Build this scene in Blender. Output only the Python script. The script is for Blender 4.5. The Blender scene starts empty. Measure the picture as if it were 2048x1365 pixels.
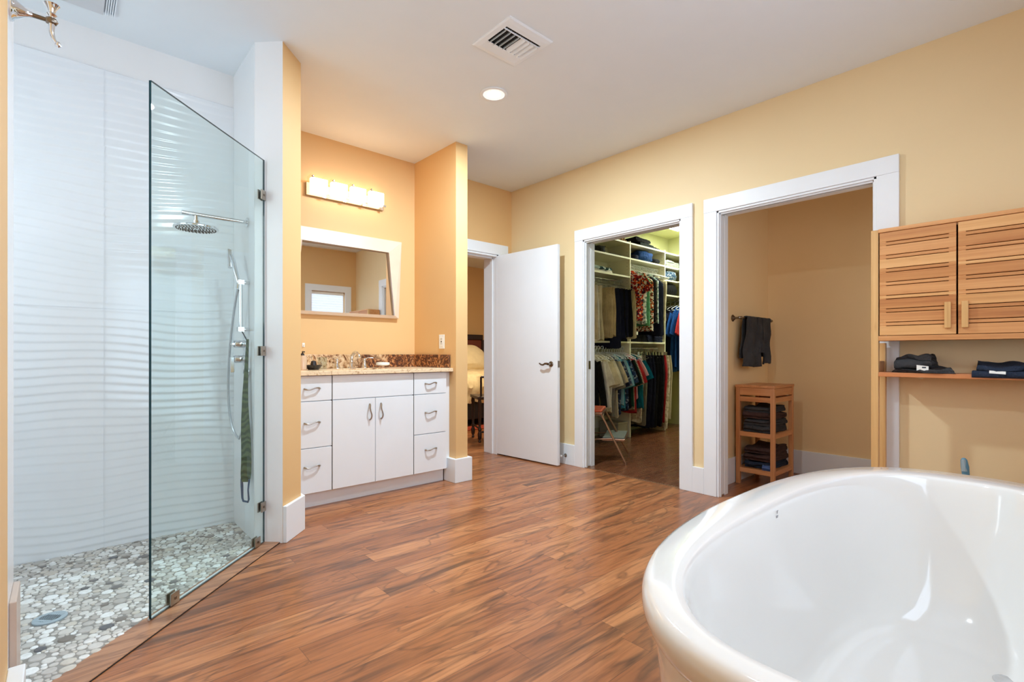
import bpy, math, random
from mathutils import Vector, Matrix, noise
PI = math.pi
SC = bpy.context.scene
COL = SC.collection

# ------------------------------------------------------------------ camera, view, world
cam_d = bpy.data.cameras.new('camera')
cam = bpy.data.objects.new('camera', cam_d)
COL.objects.link(cam)
SC.camera = cam
cam.location = (0, 0, 1.03)
cam.rotation_euler = (PI / 2, 0, -math.radians(42.05))
cam_d.sensor_fit = 'HORIZONTAL'
cam_d.sensor_width = 36.0
cam_d.lens = 36.0 * 999.0 / 2048.0
cam_d.shift_y = 25.5 / 2048.0
cam_d.clip_start = 0.02
SC.view_settings.view_transform = 'Standard'
SC.view_settings.look = 'None'
SC.view_settings.gamma = 1
SC.view_settings.use_curve_mapping = False
SC.view_settings.exposure = 0.45
SC.cycles.max_bounces = 14
SC.cycles.diffuse_bounces = 8
SC.cycles.glossy_bounces = 6
SC.cycles.transmission_bounces = 8
SC.cycles.transparent_max_bounces = 12
SC.cycles.sample_clamp_indirect = 4.0
SC.cycles.caustics_reflective = False
SC.cycles.caustics_refractive = False
SC.cycles.use_denoising = True
W = bpy.data.worlds.new('world'); SC.world = W; W.use_nodes = True
W.node_tree.nodes['Background'].inputs[0].default_value = (0.75, 0.86, 1.0, 1)
W.node_tree.nodes['Background'].inputs[1].default_value = 1.0
# strengths of the room's lights and of the windows added for daylight
WIN1, ADDWIN2, ADDWIN3, CAN, CANW, VAN, CLO, BED = .6, 2.6, 3.3, 44.0, 3.0, 4.2, 34.0, 10.0


# ------------------------------------------------------------------ colour and materials
def lin(c):
    return tuple(((v / 255) / 12.92 if v / 255 <= .04045 else ((v / 255 + .055) / 1.055) ** 2.4) for v in c) + (1.0,)


MATS = {}


class NT:
    def __init__(self, name):
        self.m = bpy.data.materials.new(name); self.m.use_nodes = True
        self.t = self.m.node_tree; self.b = self.t.nodes['Principled BSDF']
        self.L = self.t.links

    def n(self, typ, **kw):
        nd = self.t.nodes.new(typ)
        for k, v in kw.items():
            if k.startswith('i_'):
                key = k[2:]
                key = int(key) if key.isdigit() else key
                self.put(nd, key, v)
            else:
                setattr(nd, k, v)
        return nd

    def put(self, nd, key, v):
        s = nd.inputs[key]
        if isinstance(v, bpy.types.NodeSocket): self.L.new(v, s)
        else: s.default_value = v

    def math(self, op, a, b=0.0, c=None):
        nd = self.n('ShaderNodeMath', operation=op)
        self.put(nd, 0, a); self.put(nd, 1, b)
        if c is not None: self.put(nd, 2, c)
        return nd.outputs[0]

    def ramp(self, fac, stops, interp='LINEAR'):
        nd = self.n('ShaderNodeValToRGB'); cr = nd.color_ramp; cr.interpolation = interp
        while len(cr.elements) < len(stops): cr.elements.new(.5)
        for e, (p, c) in zip(cr.elements, stops):
            e.position = p; e.color = c if len(c) == 4 else tuple(c) + (1,)
        self.L.new(fac, nd.inputs[0]); return nd.outputs[0]

    def mix(self, f, a, b, mode='MIX'):
        nd = self.n('ShaderNodeMix', data_type='RGBA', blend_type=mode)
        self.put(nd, 0, f); self.put(nd, 6, a); self.put(nd, 7, b)
        return nd.outputs[2]

    def noise(self, vec, scale, detail=3, rough=.5, dist=0.0):
        nd = self.n('ShaderNodeTexNoise'); self.put(nd, 'Vector', vec)
        nd.inputs['Scale'].default_value = scale; nd.inputs['Detail'].default_value = detail
        nd.inputs['Roughness'].default_value = rough; nd.inputs['Distortion'].default_value = dist
        return nd.outputs['Fac']

    def bump(self, h, strength=.3, dist=.01):
        nd = self.n('ShaderNodeBump'); nd.inputs['Strength'].default_value = strength
        nd.inputs['Distance'].default_value = dist
        self.L.new(h, nd.inputs['Height']); self.L.new(nd.outputs[0], self.b.inputs['Normal'])

    def set(self, **kw):
        for k, v in kw.items(): self.put(self.b, k.replace('_', ' '), v)

    def scaled(self, s):
        tc = self.n('ShaderNodeTexCoord'); mp = self.n('ShaderNodeMapping')
        self.L.new(tc.outputs['Object'], mp.inputs[0]); mp.inputs['Scale'].default_value = s
        return mp.outputs[0]


def plain(name, rgb, rough=.5, metal=0, var=.04, nscale=6, bump=0, bscale=200, **kw):
    if name in MATS: return MATS[name]
    t = NT(name); c = lin(rgb)
    v = t.scaled((1, 1, 1)); f = t.noise(v, nscale, 3)
    d = tuple(x * (1 - var) for x in c[:3]) + (1,); e = tuple(min(1, x * (1 + var)) for x in c[:3]) + (1,)
    t.put(t.b, 'Base Color', t.ramp(f, [(.3, d), (.7, e)]))
    t.b.inputs['Roughness'].default_value = rough; t.b.inputs['Metallic'].default_value = metal
    if bump: t.bump(t.noise(v, bscale, 2), bump, .002)
    for k, x in kw.items(): t.b.inputs[k.replace('_', ' ')].default_value = x
    MATS[name] = t.m; return t.m


def cloth(name, rgb, rgb2=None, scale=60, sharp=.08, rough=.9):
    if name in MATS: return MATS[name]
    t = NT(name); c = lin(rgb); v = t.scaled((1, 1, 1))
    if rgb2 is None:
        f = t.noise(v, 9, 4)
        out = t.ramp(f, [(.25, tuple(x * .72 for x in c[:3])), (.75, tuple(min(1, x * 1.15) for x in c[:3]))])
    else:
        cols = [lin(q) for q in rgb2]
        vo = t.n('ShaderNodeTexVoronoi'); vo.inputs['Scale'].default_value = scale
        t.L.new(v, vo.inputs['Vector'])
        sep = t.n('ShaderNodeSeparateColor'); t.L.new(vo.outputs['Color'], sep.inputs[0])
        st = [(0, c)] + [((i + 1) / (len(cols) + 1), q) for i, q in enumerate(cols)]
        out = t.ramp(sep.outputs[0], st, 'CONSTANT')
    t.put(t.b, 'Base Color', out)
    t.b.inputs['Roughness'].default_value = rough
    t.b.inputs['Specular IOR Level'].default_value = .2
    tow = 'towel' in name
    vw = t.scaled((1, 1, 1) if tow else (1.6, 1.6, .45))
    wr = t.noise(vw, 22 if tow else 14, 4, .55, 1.2)
    t.bump(t.math('ADD', t.math('MULTIPLY', wr, 1.0), t.math('MULTIPLY', t.noise(v, 420 if tow else 350, 2), .16 if tow else .05)), .8, .02 if tow else .03)
    MATS[name] = t.m; return t.m


def stripe(name, a, b, scale=40, axis='Z'):
    if name in MATS: return MATS[name]
    t = NT(name); v = t.scaled((1, 1, 1))
    w = t.n('ShaderNodeTexWave', bands_direction=axis); w.inputs['Scale'].default_value = scale
    w.inputs['Distortion'].default_value = 1.0; t.L.new(v, w.inputs['Vector'])
    t.put(t.b, 'Base Color', t.ramp(w.outputs['Fac'], [(.45, lin(a)), (.55, lin(b))]))
    t.b.inputs['Roughness'].default_value = .9
    MATS[name] = t.m; return t.m


def emit(name, rgb, strength, stripes=0):
    t = NT(name)
    t.b.inputs['Base Color'].default_value = lin(rgb)
    t.b.inputs['Roughness'].default_value = .6
    col = lin(rgb)
    if stripes:
        v = t.scaled((1, 1, 1)); s = t.n('ShaderNodeSeparateXYZ'); t.L.new(v, s.inputs[0])
        f = t.math('FRACT', t.math('MULTIPLY', s.outputs[2], stripes))
        dk = tuple(x * .8 for x in col[:3]) + (1,)
        t.put(t.b, 'Emission Color', t.ramp(f, [(0, dk), (.15, col), (.85, col), (1, dk)]))
    else:
        t.b.inputs['Emission Color'].default_value = col
    t.b.inputs['Emission Strength'].default_value = strength
    return t.m


def wood_floor(name, plank_w, plank_l, cols, along='X', rough=.22, gap=.0012):
    """boards with a random tone each, wandering dark figure and fine grain"""
    t = NT(name); v = t.scaled((1, 1, 1)); s = t.n('ShaderNodeSeparateXYZ'); t.L.new(v, s.inputs[0])
    U, V = (s.outputs[0], s.outputs[1]) if along == 'X' else (s.outputs[1], s.outputs[0])
    row = t.math('FLOOR', t.math('DIVIDE', V, plank_w))
    wn = t.n('ShaderNodeTexWhiteNoise', noise_dimensions='1D'); t.L.new(row, wn.inputs['W'])
    uo = t.math('ADD', t.math('DIVIDE', U, plank_l), t.math('MULTIPLY', wn.outputs[0], 7.3))
    col = t.math('FLOOR', uo)
    wn2 = t.n('ShaderNodeTexWhiteNoise', noise_dimensions='2D')
    cmb = t.n('ShaderNodeCombineXYZ'); t.L.new(row, cmb.inputs[0]); t.L.new(col, cmb.inputs[1])
    t.L.new(cmb.outputs[0], wn2.inputs['Vector'])
    rnd = wn2.outputs[0]
    # grain coordinates, shifted per board
    g = t.n('ShaderNodeCombineXYZ')
    t.put(g, 0, t.math('ADD', U, t.math('MULTIPLY', rnd, 37.0)))
    t.put(g, 1, t.math('MULTIPLY', V, 5.0)); t.put(g, 2, t.math('MULTIPLY', rnd, 11.0))
    big = t.noise(g.outputs[0], 1.25, 2.5, .5, 1.3)
    wav = t.math('FRACT', t.math('MULTIPLY', big, 5.0))
    wav = t.math('ABSOLUTE', t.math('SUBTRACT', wav, .5))
    g2 = t.n('ShaderNodeCombineXYZ')
    t.put(g2, 0, t.math('ADD', t.math('MULTIPLY', U, 3.0), t.math('MULTIPLY', rnd, 19.0))); t.put(g2, 1, t.math('MULTIPLY', V, 42.0))
    fine = t.noise(g2.outputs[0], 1.6, 5, .6, .5)
    g3 = t.n('ShaderNodeCombineXYZ')
    t.put(g3, 0, t.math('ADD', U, t.math('MULTIPLY', rnd, 53.0))); t.put(g3, 1, t.math('MULTIPLY', V, 9.0))
    strk = t.noise(g3.outputs[0], 1.5, 3, .55, 1.2)
    base = t.ramp(t.math('ADD', t.math('MULTIPLY', big, .55), t.math('MULTIPLY', t.math('ADD', rnd, fine), .24)),
                  [(.2, lin(cols[0])), (.5, lin(cols[1])), (.8, lin(cols[2]))])
    dark = t.ramp(strk, [(.36, (1, 1, 1)), (.31, (1, 1, 1)), (.56, (0, 0, 0))])
    dm = t.ramp(strk, [(.52, (0, 0, 0)), (.72, (1, 1, 1))])
    base = t.mix(t.math('MULTIPLY', dm, .85), base, lin(cols[3]))
    ln = t.ramp(wav, [(0, (1, 1, 1)), (.14, (0, 0, 0))])
    base = t.mix(t.math('MULTIPLY', ln, .5), base, lin(cols[3]))
    fd = t.ramp(fine, [(.35, (1, 1, 1)), (.55, (0, 0, 0))])
    base = t.mix(t.math('MULTIPLY', fd, .32), base, lin(cols[3]))
    # joints
    fv = t.math('FRACT', t.math('DIVIDE', V, plank_w)); fu = t.math('FRACT', uo)
    ev = t.math('MULTIPLY', t.math('MINIMUM', fv, t.math('SUBTRACT', 1.0, fv)), plank_w)
    eu = t.math('MULTIPLY', t.math('MINIMUM', fu, t.math('SUBTRACT', 1.0, fu)), plank_l)
    e = t.math('MINIMUM', ev, eu)
    gm = t.math('LESS_THAN', e, gap)
    base = t.mix(t.math('MULTIPLY', gm, .55), base, lin(cols[3]))
    t.put(t.b, 'Base Color', base)
    t.put(t.b, 'Roughness', t.math('ADD', rough, t.math('MULTIPLY', fine, .14)))
    t.b.inputs['Coat Weight'].default_value = .15; t.b.inputs['Coat Roughness'].default_value = .15
    hgt = t.math('SUBTRACT', t.math('MULTIPLY', fine, .4), gm)
    t.bump(hgt, .25, .0012)
    MATS[name] = t.m; return t.m


def bamboo(name, axis, a=(222, 164, 106), b=(206, 144, 88), c=(184, 120, 70)):
    if name in MATS: return MATS[name]
    t = NT(name)
    s = {'X': (2, 70, 70), 'Y': (70, 2, 70), 'Z': (70, 70, 2)}[axis]
    v = t.scaled(s); f = t.noise(v, 1.0, 4, .6, .4)
    v2 = t.scaled(tuple(q * .28 for q in s)); f2 = t.noise(v2, 1.0, 2)
    g = t.math('ADD', t.math('MULTIPLY', f, .6), t.math('MULTIPLY', f2, .45))
    out = t.ramp(g, [(.32, lin(c)), (.48, lin(b)), (.68, lin(a))])
    v3 = t.scaled({'X': (9, 34, 34), 'Y': (34, 9, 34), 'Z': (34, 34, 9)}[axis])
    vo = t.n('ShaderNodeTexVoronoi'); vo.inputs['Scale'].default_value = .55; t.L.new(v3, vo.inputs['Vector'])
    kn = t.ramp(vo.outputs['Distance'], [(0.0, (1, 1, 1)), (.16, (0, 0, 0))])
    out = t.mix(t.math('MULTIPLY', kn, .55), out, lin(c))
    t.put(t.b, 'Base Color', out); t.b.inputs['Roughness'].default_value = .38
    MATS[name] = t.m; return t.m


def granite(name):
    t = NT(name); v = t.scaled((1, 1, 1))
    big = t.noise(v, 3.2, 4, .6, 1.4); mid = t.noise(v, 12, 6, .7, 2.6); sm = t.noise(v, 60, 3)
    c1 = t.ramp(mid, [(.30, lin((40, 30, 28))), (.40, lin((120, 70, 42))), (.47, lin((205, 165, 120))), (.58, lin((232, 206, 168))), (.7, lin((150, 96, 60)))])
    c2 = t.ramp(mid, [(.30, lin((226, 192, 150))), (.37, lin((176, 112, 66))), (.43, lin((90, 58, 44))), (.48, lin((52, 42, 40))), (.53, lin((150, 92, 54))), (.6, lin((206, 150, 98))), (.68, lin((110, 66, 42)))])
    sx = t.n('ShaderNodeSeparateXYZ'); t.L.new(v, sx.inputs[0])
    # the slab itself runs from cream to brown along its length
    gr = t.math('ADD', t.math('MULTIPLY', t.math('SUBTRACT', sx.outputs[0], 1.92), .9), big)
    c = t.mix(t.ramp(gr, [(.45, (0, 0, 0)), (.62, (1, 1, 1))]), c1, c2)
    c = t.mix(t.ramp(sm, [(.62, (0, 0, 0)), (.72, (.7, .7, .7))]), c, lin((60, 42, 36)))
    t.put(t.b, 'Base Color', c); t.b.inputs['Roughness'].default_value = .15
    return t.m


def granite_edge(name):
    t = NT(name); v = t.scaled((1, 1, 1)); mid = t.noise(v, 22, 5, .7, 1.6)
    c = t.ramp(mid, [(.28, lin((60, 40, 34))), (.36, lin((190, 150, 110))), (.45, lin((236, 212, 176))), (.62, lin((240, 220, 186))), (.72, lin((190, 140, 96)))])
    t.put(t.b, 'Base Color', c); t.b.inputs['Roughness'].default_value = .2
    return t.m


def clear_glass(name, tint, rough=0.0):
    t = NT(name); t.t.nodes.remove(t.b)
    tr = t.n('ShaderNodeBsdfTransparent'); tr.inputs[0].default_value = tint
    gl = t.n('ShaderNodeBsdfGlossy'); gl.inputs['Roughness'].default_value = .01
    fr = t.n('ShaderNodeFresnel'); fr.inputs[0].default_value = 1.5
    ge = t.n('ShaderNodeNewGeometry'); fac = t.math('MULTIPLY', fr.outputs[0], t.math('SUBTRACT', 1.0, ge.outputs['Backfacing']))
    mx = t.n('ShaderNodeMixShader'); t.L.new(fac, mx.inputs[0])
    t.L.new(tr.outputs[0], mx.inputs[1]); t.L.new(gl.outputs[0], mx.inputs[2])
    out = [n for n in t.t.nodes if n.type == 'OUTPUT_MATERIAL'][0]
    t.L.new(mx.outputs[0], out.inputs[0]); return t.m


M_ORANGE = plain('wall_apricot', (222, 183, 128), .55, bump=.05, bscale=300, var=.015, nscale=2)  # walls round the vanity and at the left: more orange than the right wall
M_PALE = plain('wall_pale_yellow', (230, 208, 164), .55, bump=.05, bscale=300, var=.015, nscale=2)
M_OCHRE = plain('paint_ochre', (236, 208, 158), .55, bump=.05, bscale=300, var=.015, nscale=2)
M_WHITE = plain('paint_white', (236, 236, 236), .6, bump=.04, bscale=300, var=.01)
M_CEIL = plain('ceiling_white', (228, 235, 240), .8, bump=.06, bscale=260, var=.008)
M_TRIM = plain('trim_white', (232, 238, 243), .35, var=.01)
M_CAB = plain('cabinet_white', (232, 238, 243), .32, var=.01)
M_TILE = plain('wave_tile_white', (232, 236, 240), .12, var=.01)
M_SMTILE = plain('smooth_tile_white', (236, 238, 240), .18, var=.01)
M_TUB = plain('acrylic_white', (219, 218, 215), .08, var=.006, Coat_Weight=.5, Coat_Roughness=.03)
M_CHROME = plain('chrome', (225, 228, 232), .08, 1, var=.02)
M_NICKEL = plain('brushed_nickel', (176, 168, 158), .28, 1, var=.05)
M_DKNICK = plain('aged_nickel', (130, 120, 108), .25, 1, var=.08)
M_DARK = plain('gap_dark', (30, 27, 26), .8)
M_MELA = plain('shelf_cream', (226, 222, 196), .4, var=.015)
M_CLOW = plain('closet_wall_green', (192, 193, 150), .7, var=.02)
M_PLAST = plain('plastic_white', (238, 240, 236), .3, var=.02)
M_GREYT = cloth('towel_charcoal', (66, 66, 68)); M_BRNT = cloth('towel_brown', (74, 54, 50))
M_NAVYT = cloth('towel_slate', (44, 54, 72)); M_BLUET = cloth('towel_blue', (84, 108, 158))
M_GLASS = clear_glass('shower_glass', (.915, .963, .953, 1))
M_GEDGE = plain('glass_edge_teal', (14, 54, 62), .08, var=.1)
M_FLOOR = wood_floor('floor_acacia', .12, 1.22, [(132, 76, 42), (165, 102, 60), (200, 138, 90), (76, 46, 30)], 'X', .24)
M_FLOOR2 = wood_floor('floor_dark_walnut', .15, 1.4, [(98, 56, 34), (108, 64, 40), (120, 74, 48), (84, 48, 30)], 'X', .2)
M_THR = wood_floor('threshold_wood', .5, 3.0, [(158, 108, 76), (176, 126, 92), (194, 146, 110), (112, 74, 54)], 'X', .3, 0)
M_BX, M_BY, M_BZ = bamboo('bamboo_x', 'X'), bamboo('bamboo_y', 'Y'), bamboo('bamboo_z', 'Z', (224, 182, 122), (212, 166, 106), (192, 144, 88))
M_BSX = bamboo('stand_bamboo_x', 'X', (206, 146, 96), (190, 128, 80), (164, 104, 62))
M_BSY = bamboo('stand_bamboo_y', 'Y', (206, 146, 96), (190, 128, 80), (164, 104, 62))
M_BSZ = bamboo('stand_bamboo_z', 'Z', (206, 146, 96), (190, 128, 80), (164, 104, 62))
M_GRAN, M_GREDGE = granite('granite_brown'), granite_edge('granite_cream')


# ------------------------------------------------------------------ mesh builder
class MB:
    def __init__(self):
        self.v, self.f, self.mi, self.cur = [], [], [], 0

    def add(self, vs, fs):
        o = len(self.v); self.v += [tuple(p) for p in vs]
        for f in fs: self.f.append(tuple(i + o for i in f)); self.mi.append(self.cur)
        return self

    def box(self, x0, x1, y0, y1, z0, z1):
        return self.add([(x0, y0, z0), (x1, y0, z0), (x1, y1, z0), (x0, y1, z0), (x0, y0, z1), (x1, y0, z1), (x1, y1, z1), (x0, y1, z1)],
                        [(0, 3, 2, 1), (4, 5, 6, 7), (0, 1, 5, 4), (1, 2, 6, 5), (2, 3, 7, 6), (3, 0, 4, 7)])

    def obox(self, c, ax, ay, az):
        """box from centre and three half vectors"""
        c, ax, ay, az = map(Vector, (c, ax, ay, az)); vs = []
        for k in (-1, 1):
            for i, j in ((-1, -1), (1, -1), (1, 1), (-1, 1)): vs.append(c + ax * i + ay * j + az * k)
        return self.add(vs, [(0, 3, 2, 1), (4, 5, 6, 7), (0, 1, 5, 4), (1, 2, 6, 5), (2, 3, 7, 6), (3, 0, 4, 7)])

    def prism(self, poly, z0, z1):
        n = len(poly)
        vs = [(x, y, z0) for x, y in poly] + [(x, y, z1) for x, y in poly]
        fs = [tuple(reversed(range(n))), tuple(range(n, 2 * n))] + [(i, (i + 1) % n, n + (i + 1) % n, n + i) for i in range(n)]
        return self.add(vs, fs)

    def rings(self, rings, cap0=True, cap1=True):
        n = len(rings[0]); vs = [p for r in rings for p in r]; fs = []
        for k in range(len(rings) - 1):
            for i in range(n):
                j = (i + 1) % n; fs.append((k * n + i, k * n + j, (k + 1) * n + j, (k + 1) * n + i))
        if cap0: fs.append(tuple(reversed(range(n))))
        if cap1: fs.append(tuple(range((len(rings) - 1) * n, len(rings) * n)))
        return self.add(vs, fs)

    def tube(self, pts, r, n=10, flat=1.0, up=(0, 0, 1)):
        pts = [Vector(p) for p in pts]; rr = r if isinstance(r, (list, tuple)) else [r] * len(pts)
        rings = []; prev = None
        for i, p in enumerate(pts):
            d = (pts[min(i + 1, len(pts) - 1)] - pts[max(i - 1, 0)])
            if d.length < 1e-9: d = Vector(up)
            d.normalize()
            if prev is None:
                a = Vector(up) if abs(d.dot(Vector(up))) < .95 else Vector((1, 0, 0))
                u = d.cross(a).normalized()
            else:
                u = (prev - d * prev.dot(d)).normalized()
            w = d.cross(u).normalized(); prev = u
            rings.append([tuple(p + (u * math.cos(2 * PI * k / n) + w * math.sin(2 * PI * k / n) * flat) * rr[i]) for k in range(n)])
        return self.rings(rings)

    def lathe(self, prof, origin=(0, 0, 0), axis='Z', n=24, caps=True):
        """prof: (radius, height) pairs"""
        rings = []
        ox, oy, oz = origin
        for r, h in prof:
            ring = []
            for k in range(n):
                a = 2 * PI * k / n; c, s = r * math.cos(a), r * math.sin(a)
                if axis == 'Z': ring.append((ox + c, oy + s, oz + h))
                elif axis == 'X': ring.append((ox + h, oy + c, oz + s))
                else: ring.append((ox + s, oy + h, oz + c))
            rings.append(ring)
        return self.rings(rings, caps, caps)

    def build(self, name, mats, parent=None, smooth=False, bevel=0, seg=2, origin=None, subsurf=0, angle=35):
        me = bpy.data.meshes.new(name)
        o_ = Vector(origin) if origin else Vector((0, 0, 0))
        me.from_pydata([tuple(Vector(p) - o_) for p in self.v], [], self.f)
        if not isinstance(mats, (list, tuple)): mats = [mats]
        for m in mats: me.materials.append(m)
        if len(mats) > 1:
            for p, i in zip(me.polygons, self.mi): p.material_index = min(i, len(mats) - 1)
        bmr = __import__('bmesh'); bm = bmr.new(); bm.from_mesh(me)
        bmr.ops.recalc_face_normals(bm, faces=bm.faces); bm.to_mesh(me); bm.free()
        if smooth:
            for p in me.polygons: p.use_smooth = True
            me.set_sharp_from_angle(angle=math.radians(angle))
        ob = bpy.data.objects.new(name, me); COL.objects.link(ob)
        if parent:
            w = Vector((0, 0, 0)); q = parent
            while q: w += Vector(q.location); q = q.parent
            ob.parent = parent; ob.location = o_ - w
        else:
            ob.location = o_
        if bevel:
            b = ob.modifiers.new('bevel', 'BEVEL'); b.width = bevel; b.segments = seg; b.limit_method = 'ANGLE'; b.angle_limit = math.radians(40)
        if subsurf:
            s = ob.modifiers.new('sub', 'SUBSURF'); s.levels = subsurf; s.render_levels = subsurf
        return ob


def B(*a): return MB().box(*a)


def tag(o, label, cat, group=None, kind=None):
    o['label'] = label; o['category'] = cat
    if group: o['group'] = group
    if kind: o['kind'] = kind
    return o


def struct(o, label=None):
    o['kind'] = 'structure'
    if label: o['label'] = label
    return o


def thing(name, label, cat, loc=(0, 0, 0), group=None):
    o = bpy.data.objects.new(name, None); COL.objects.link(o); o.location = loc; o.empty_display_size = .05
    return tag(o, label, cat, group)


def dup(root, loc, rotz=None, label=None, group=None, scale=None):
    r = root.copy(); COL.objects.link(r); r.location = loc
    if rotz is not None: r.rotation_euler = (0, 0, rotz)
    if label: r['label'] = label
    if group: r['group'] = group
    if scale: r.scale = scale
    for ch in list(root.children):
        c = ch.copy(); COL.objects.link(c); c.parent = r
        for g in list(ch.children):
            d = g.copy(); COL.objects.link(d); d.parent = c
    return r


H = 2.73
XR, XR2 = 3.51, 3.64        # right wall faces
YB, YB2 = 3.90, 4.09        # back wall faces
YF = -0.30                  # wall behind the camera


# ------------------------------------------------------------------ walls, floors, ceilings
def wall_y(m, y0, y1, x0, x1, openings, z1=H):
    """wall with its long axis along X; openings (xa, xb, za, zb)"""
    xs = x0
    for xa, xb, za, zb in sorted(openings):
        if xa > xs: m.box(xs, xa, y0, y1, 0, z1)
        if za > 0: m.box(xa, xb, y0, y1, 0, za)
        m.box(xa, xb, y0, y1, zb, z1); xs = xb
    if x1 > xs: m.box(xs, x1, y0, y1, 0, z1)
    return m


def wall_x(m, x0, x1, y0, y1, openings, z1=H):
    ys = y0
    for ya, yb, za, zb in sorted(openings):
        if ya > ys: m.box(x0, x1, ys, ya, 0, z1)
        if za > 0: m.box(x0, x1, ya, yb, 0, za)
        m.box(x0, x1, ya, yb, zb, z1); ys = yb
    if y1 > ys: m.box(x0, x1, ys, y1, 0, z1)
    return m


C1 = (1.96, 2.92); C2 = (.732, 1.68); DZ = 2.055
BD = (2.49, 3.32)
# right wall: bathroom face pale yellow, its closet and toilet-room faces get their own skins below
struct(wall_x(MB(), XR, XR2, YF, YB2, [C1 + (0, DZ), C2 + (0, DZ)]).build('wall_right', M_PALE), 'long pale yellow wall with the two white cased openings')
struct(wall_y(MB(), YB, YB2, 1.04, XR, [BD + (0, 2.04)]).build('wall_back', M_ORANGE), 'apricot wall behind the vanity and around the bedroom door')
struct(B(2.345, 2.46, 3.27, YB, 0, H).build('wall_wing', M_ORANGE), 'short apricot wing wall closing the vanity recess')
m = MB()
P5 = [(.783, 2.961), (.893, 2.851), (1.04, 2.998), (1.04, 4.05), (.783, 4.05)]
m.cur = 0; m.prism(P5, 0, H)
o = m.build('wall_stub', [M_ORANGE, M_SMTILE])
for p in o.data.polygons:
    n_ = p.normal
    if n_.x < -.5: p.material_index = 1
struct(o, 'angled wall end between shower and vanity, white on the shower side')
struct(B(-.85, .79, 3.415, 3.55, 0, H).build('wall_shower_back', M_WHITE), 'white painted wall above the wave tile')
W3 = (2.25, 3.05, 1.25, 2.25)
struct(wall_x(MB(), -.95, -.85, 1.98, 3.55, [W3]).build('wall_shower_left', M_SMTILE))
struct(B(-.85, -.105, 1.98, 2.08, 0, H).build('wall_shower_front', M_SMTILE))
m = MB(); m.box(-.205, -.105, -.4, 1.86, 0, H)
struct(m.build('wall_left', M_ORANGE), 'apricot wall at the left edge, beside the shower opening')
struct(B(-.205, -.105, 1.86, 1.98, 0, H).build('trim_1', M_SMTILE), 'white tiled edge of the shower opening at the far left')
W1 = (2.78, 3.32, .95, 2.04); W2 = (.45, 2.25, 1.0, 2.2)
struct(wall_y(MB(), YF - .14, YF, -.205, XR, [W1, W2]).build('wall_front', M_ORANGE), 'apricot wall with the window seen in the mirror and an added one')
# closet shell
struct(B(XR2, 6.78, 3.95, YB2, 0, H).build('wall_closet_back', M_CLOW))
struct(B(6.68, 6.78, 1.80, 3.95, 0, H).build('wall_closet_right', M_CLOW))
struct(B(XR2, 6.68, 1.80, 1.90, 0, H).build('wall_closet_front', M_CLOW))
# toilet room shell
struct(B(XR2, 4.72, 1.795, 1.80, 0, H).build('wall_toilet_left', M_OCHRE))
struct(B(4.72, 4.82, .25, 1.80, 0, H).build('wall_toilet_back', M_OCHRE))
W4 = (3.95, 4.50, 1.1, 2.0)  # opening for a window added to brighten the towel room, out of view
struct(wall_y(MB(), .25, .35, XR2, 4.72, [W4]).build('wall_toilet_right', M_OCHRE))
f = MB(); xa, xb, za, zb = W4
for a, b, c_, d_ in ((xa, xa + .035, za, zb), (xb - .035, xb, za, zb), (xa, xb, za, za + .035), (xa, xb, zb - .035, zb)): f.box(a, b, .28, .33, c_, d_)
f = struct(f.build('window_4', M_TRIM, bevel=.002), 'added frosted window of the towel room, out of view')
B(xa + .03, xb - .03, .295, .303, za + .03, zb - .03).build('window_pane', emit('added_towel_pane_glow', (230, 236, 240), 1.3), f)
m = MB(); wall_x(m, XR2, XR2 + .004, .35, 1.795, [C2 + (0, DZ)]); struct(m.build('wall_toilet_front', M_OCHRE))
# bedroom shell
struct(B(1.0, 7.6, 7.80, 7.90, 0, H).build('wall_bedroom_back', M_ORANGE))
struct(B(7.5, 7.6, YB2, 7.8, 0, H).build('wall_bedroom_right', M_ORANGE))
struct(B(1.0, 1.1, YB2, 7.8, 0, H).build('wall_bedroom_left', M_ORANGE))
# floors and ceilings
struct(B(-.95, XR2 - .13, YF - .14, YB2, -.06, 0).build('floor', M_FLOOR), 'orange-brown wood plank floor of the bathroom')
struct(B(XR2 - .13, 4.82, .25, 1.80, -.06, 0).build('floor_toilet', M_FLOOR))
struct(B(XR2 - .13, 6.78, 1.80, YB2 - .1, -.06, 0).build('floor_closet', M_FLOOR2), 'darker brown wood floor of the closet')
struct(B(1.0, 7.6, YB2, 7.9, -.06, 0).build('floor_bedroom', M_FLOOR))
struct(B(-.95, 4.82, YF - .14, YB2, H, H + .08).build('ceiling', M_CEIL), 'smooth white ceiling')
struct(B(4.82, 7.6, 1.7, YB2, H, H + .08).build('ceiling_closet', M_CLOW))
struct(B(1.0, 7.6, YB2, 7.9, H, H + .08).build('ceiling_bedroom', M_CEIL))
struct(B(XR - .005, XR + .012, 1.96, 2.92, 0, .003).build('trim_2', plain('joint_strip', (120, 86, 60), .4)))


# baseboards: one mesh per straight run, with a small eased top
def base(name, pts, h=.19, t=.022, side=1):
    """pts: polyline on the wall face; thickness grows to the left (side 1) or right (-1)"""
    m = MB(); n = len(pts); off = []
    P = [Vector(p) for p in pts]
    for i in range(n):
        ds = []
        if i > 0: ds.append((P[i] - P[i - 1]).normalized())
        if i < n - 1: ds.append((P[i + 1] - P[i]).normalized())
        nn = sum((Vector((-d.y, d.x)) for d in ds), Vector((0, 0))).normalized()
        k = 1 / max(.3, nn.dot(Vector((-ds[0].y, ds[0].x))))
        off.append(P[i] + nn * t * side * k)
    for i in range(n - 1):
        m.prism([P[i], P[i + 1], off[i + 1], off[i]], 0, h)
    return struct(m.build(name, M_TRIM, bevel=.003))


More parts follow.
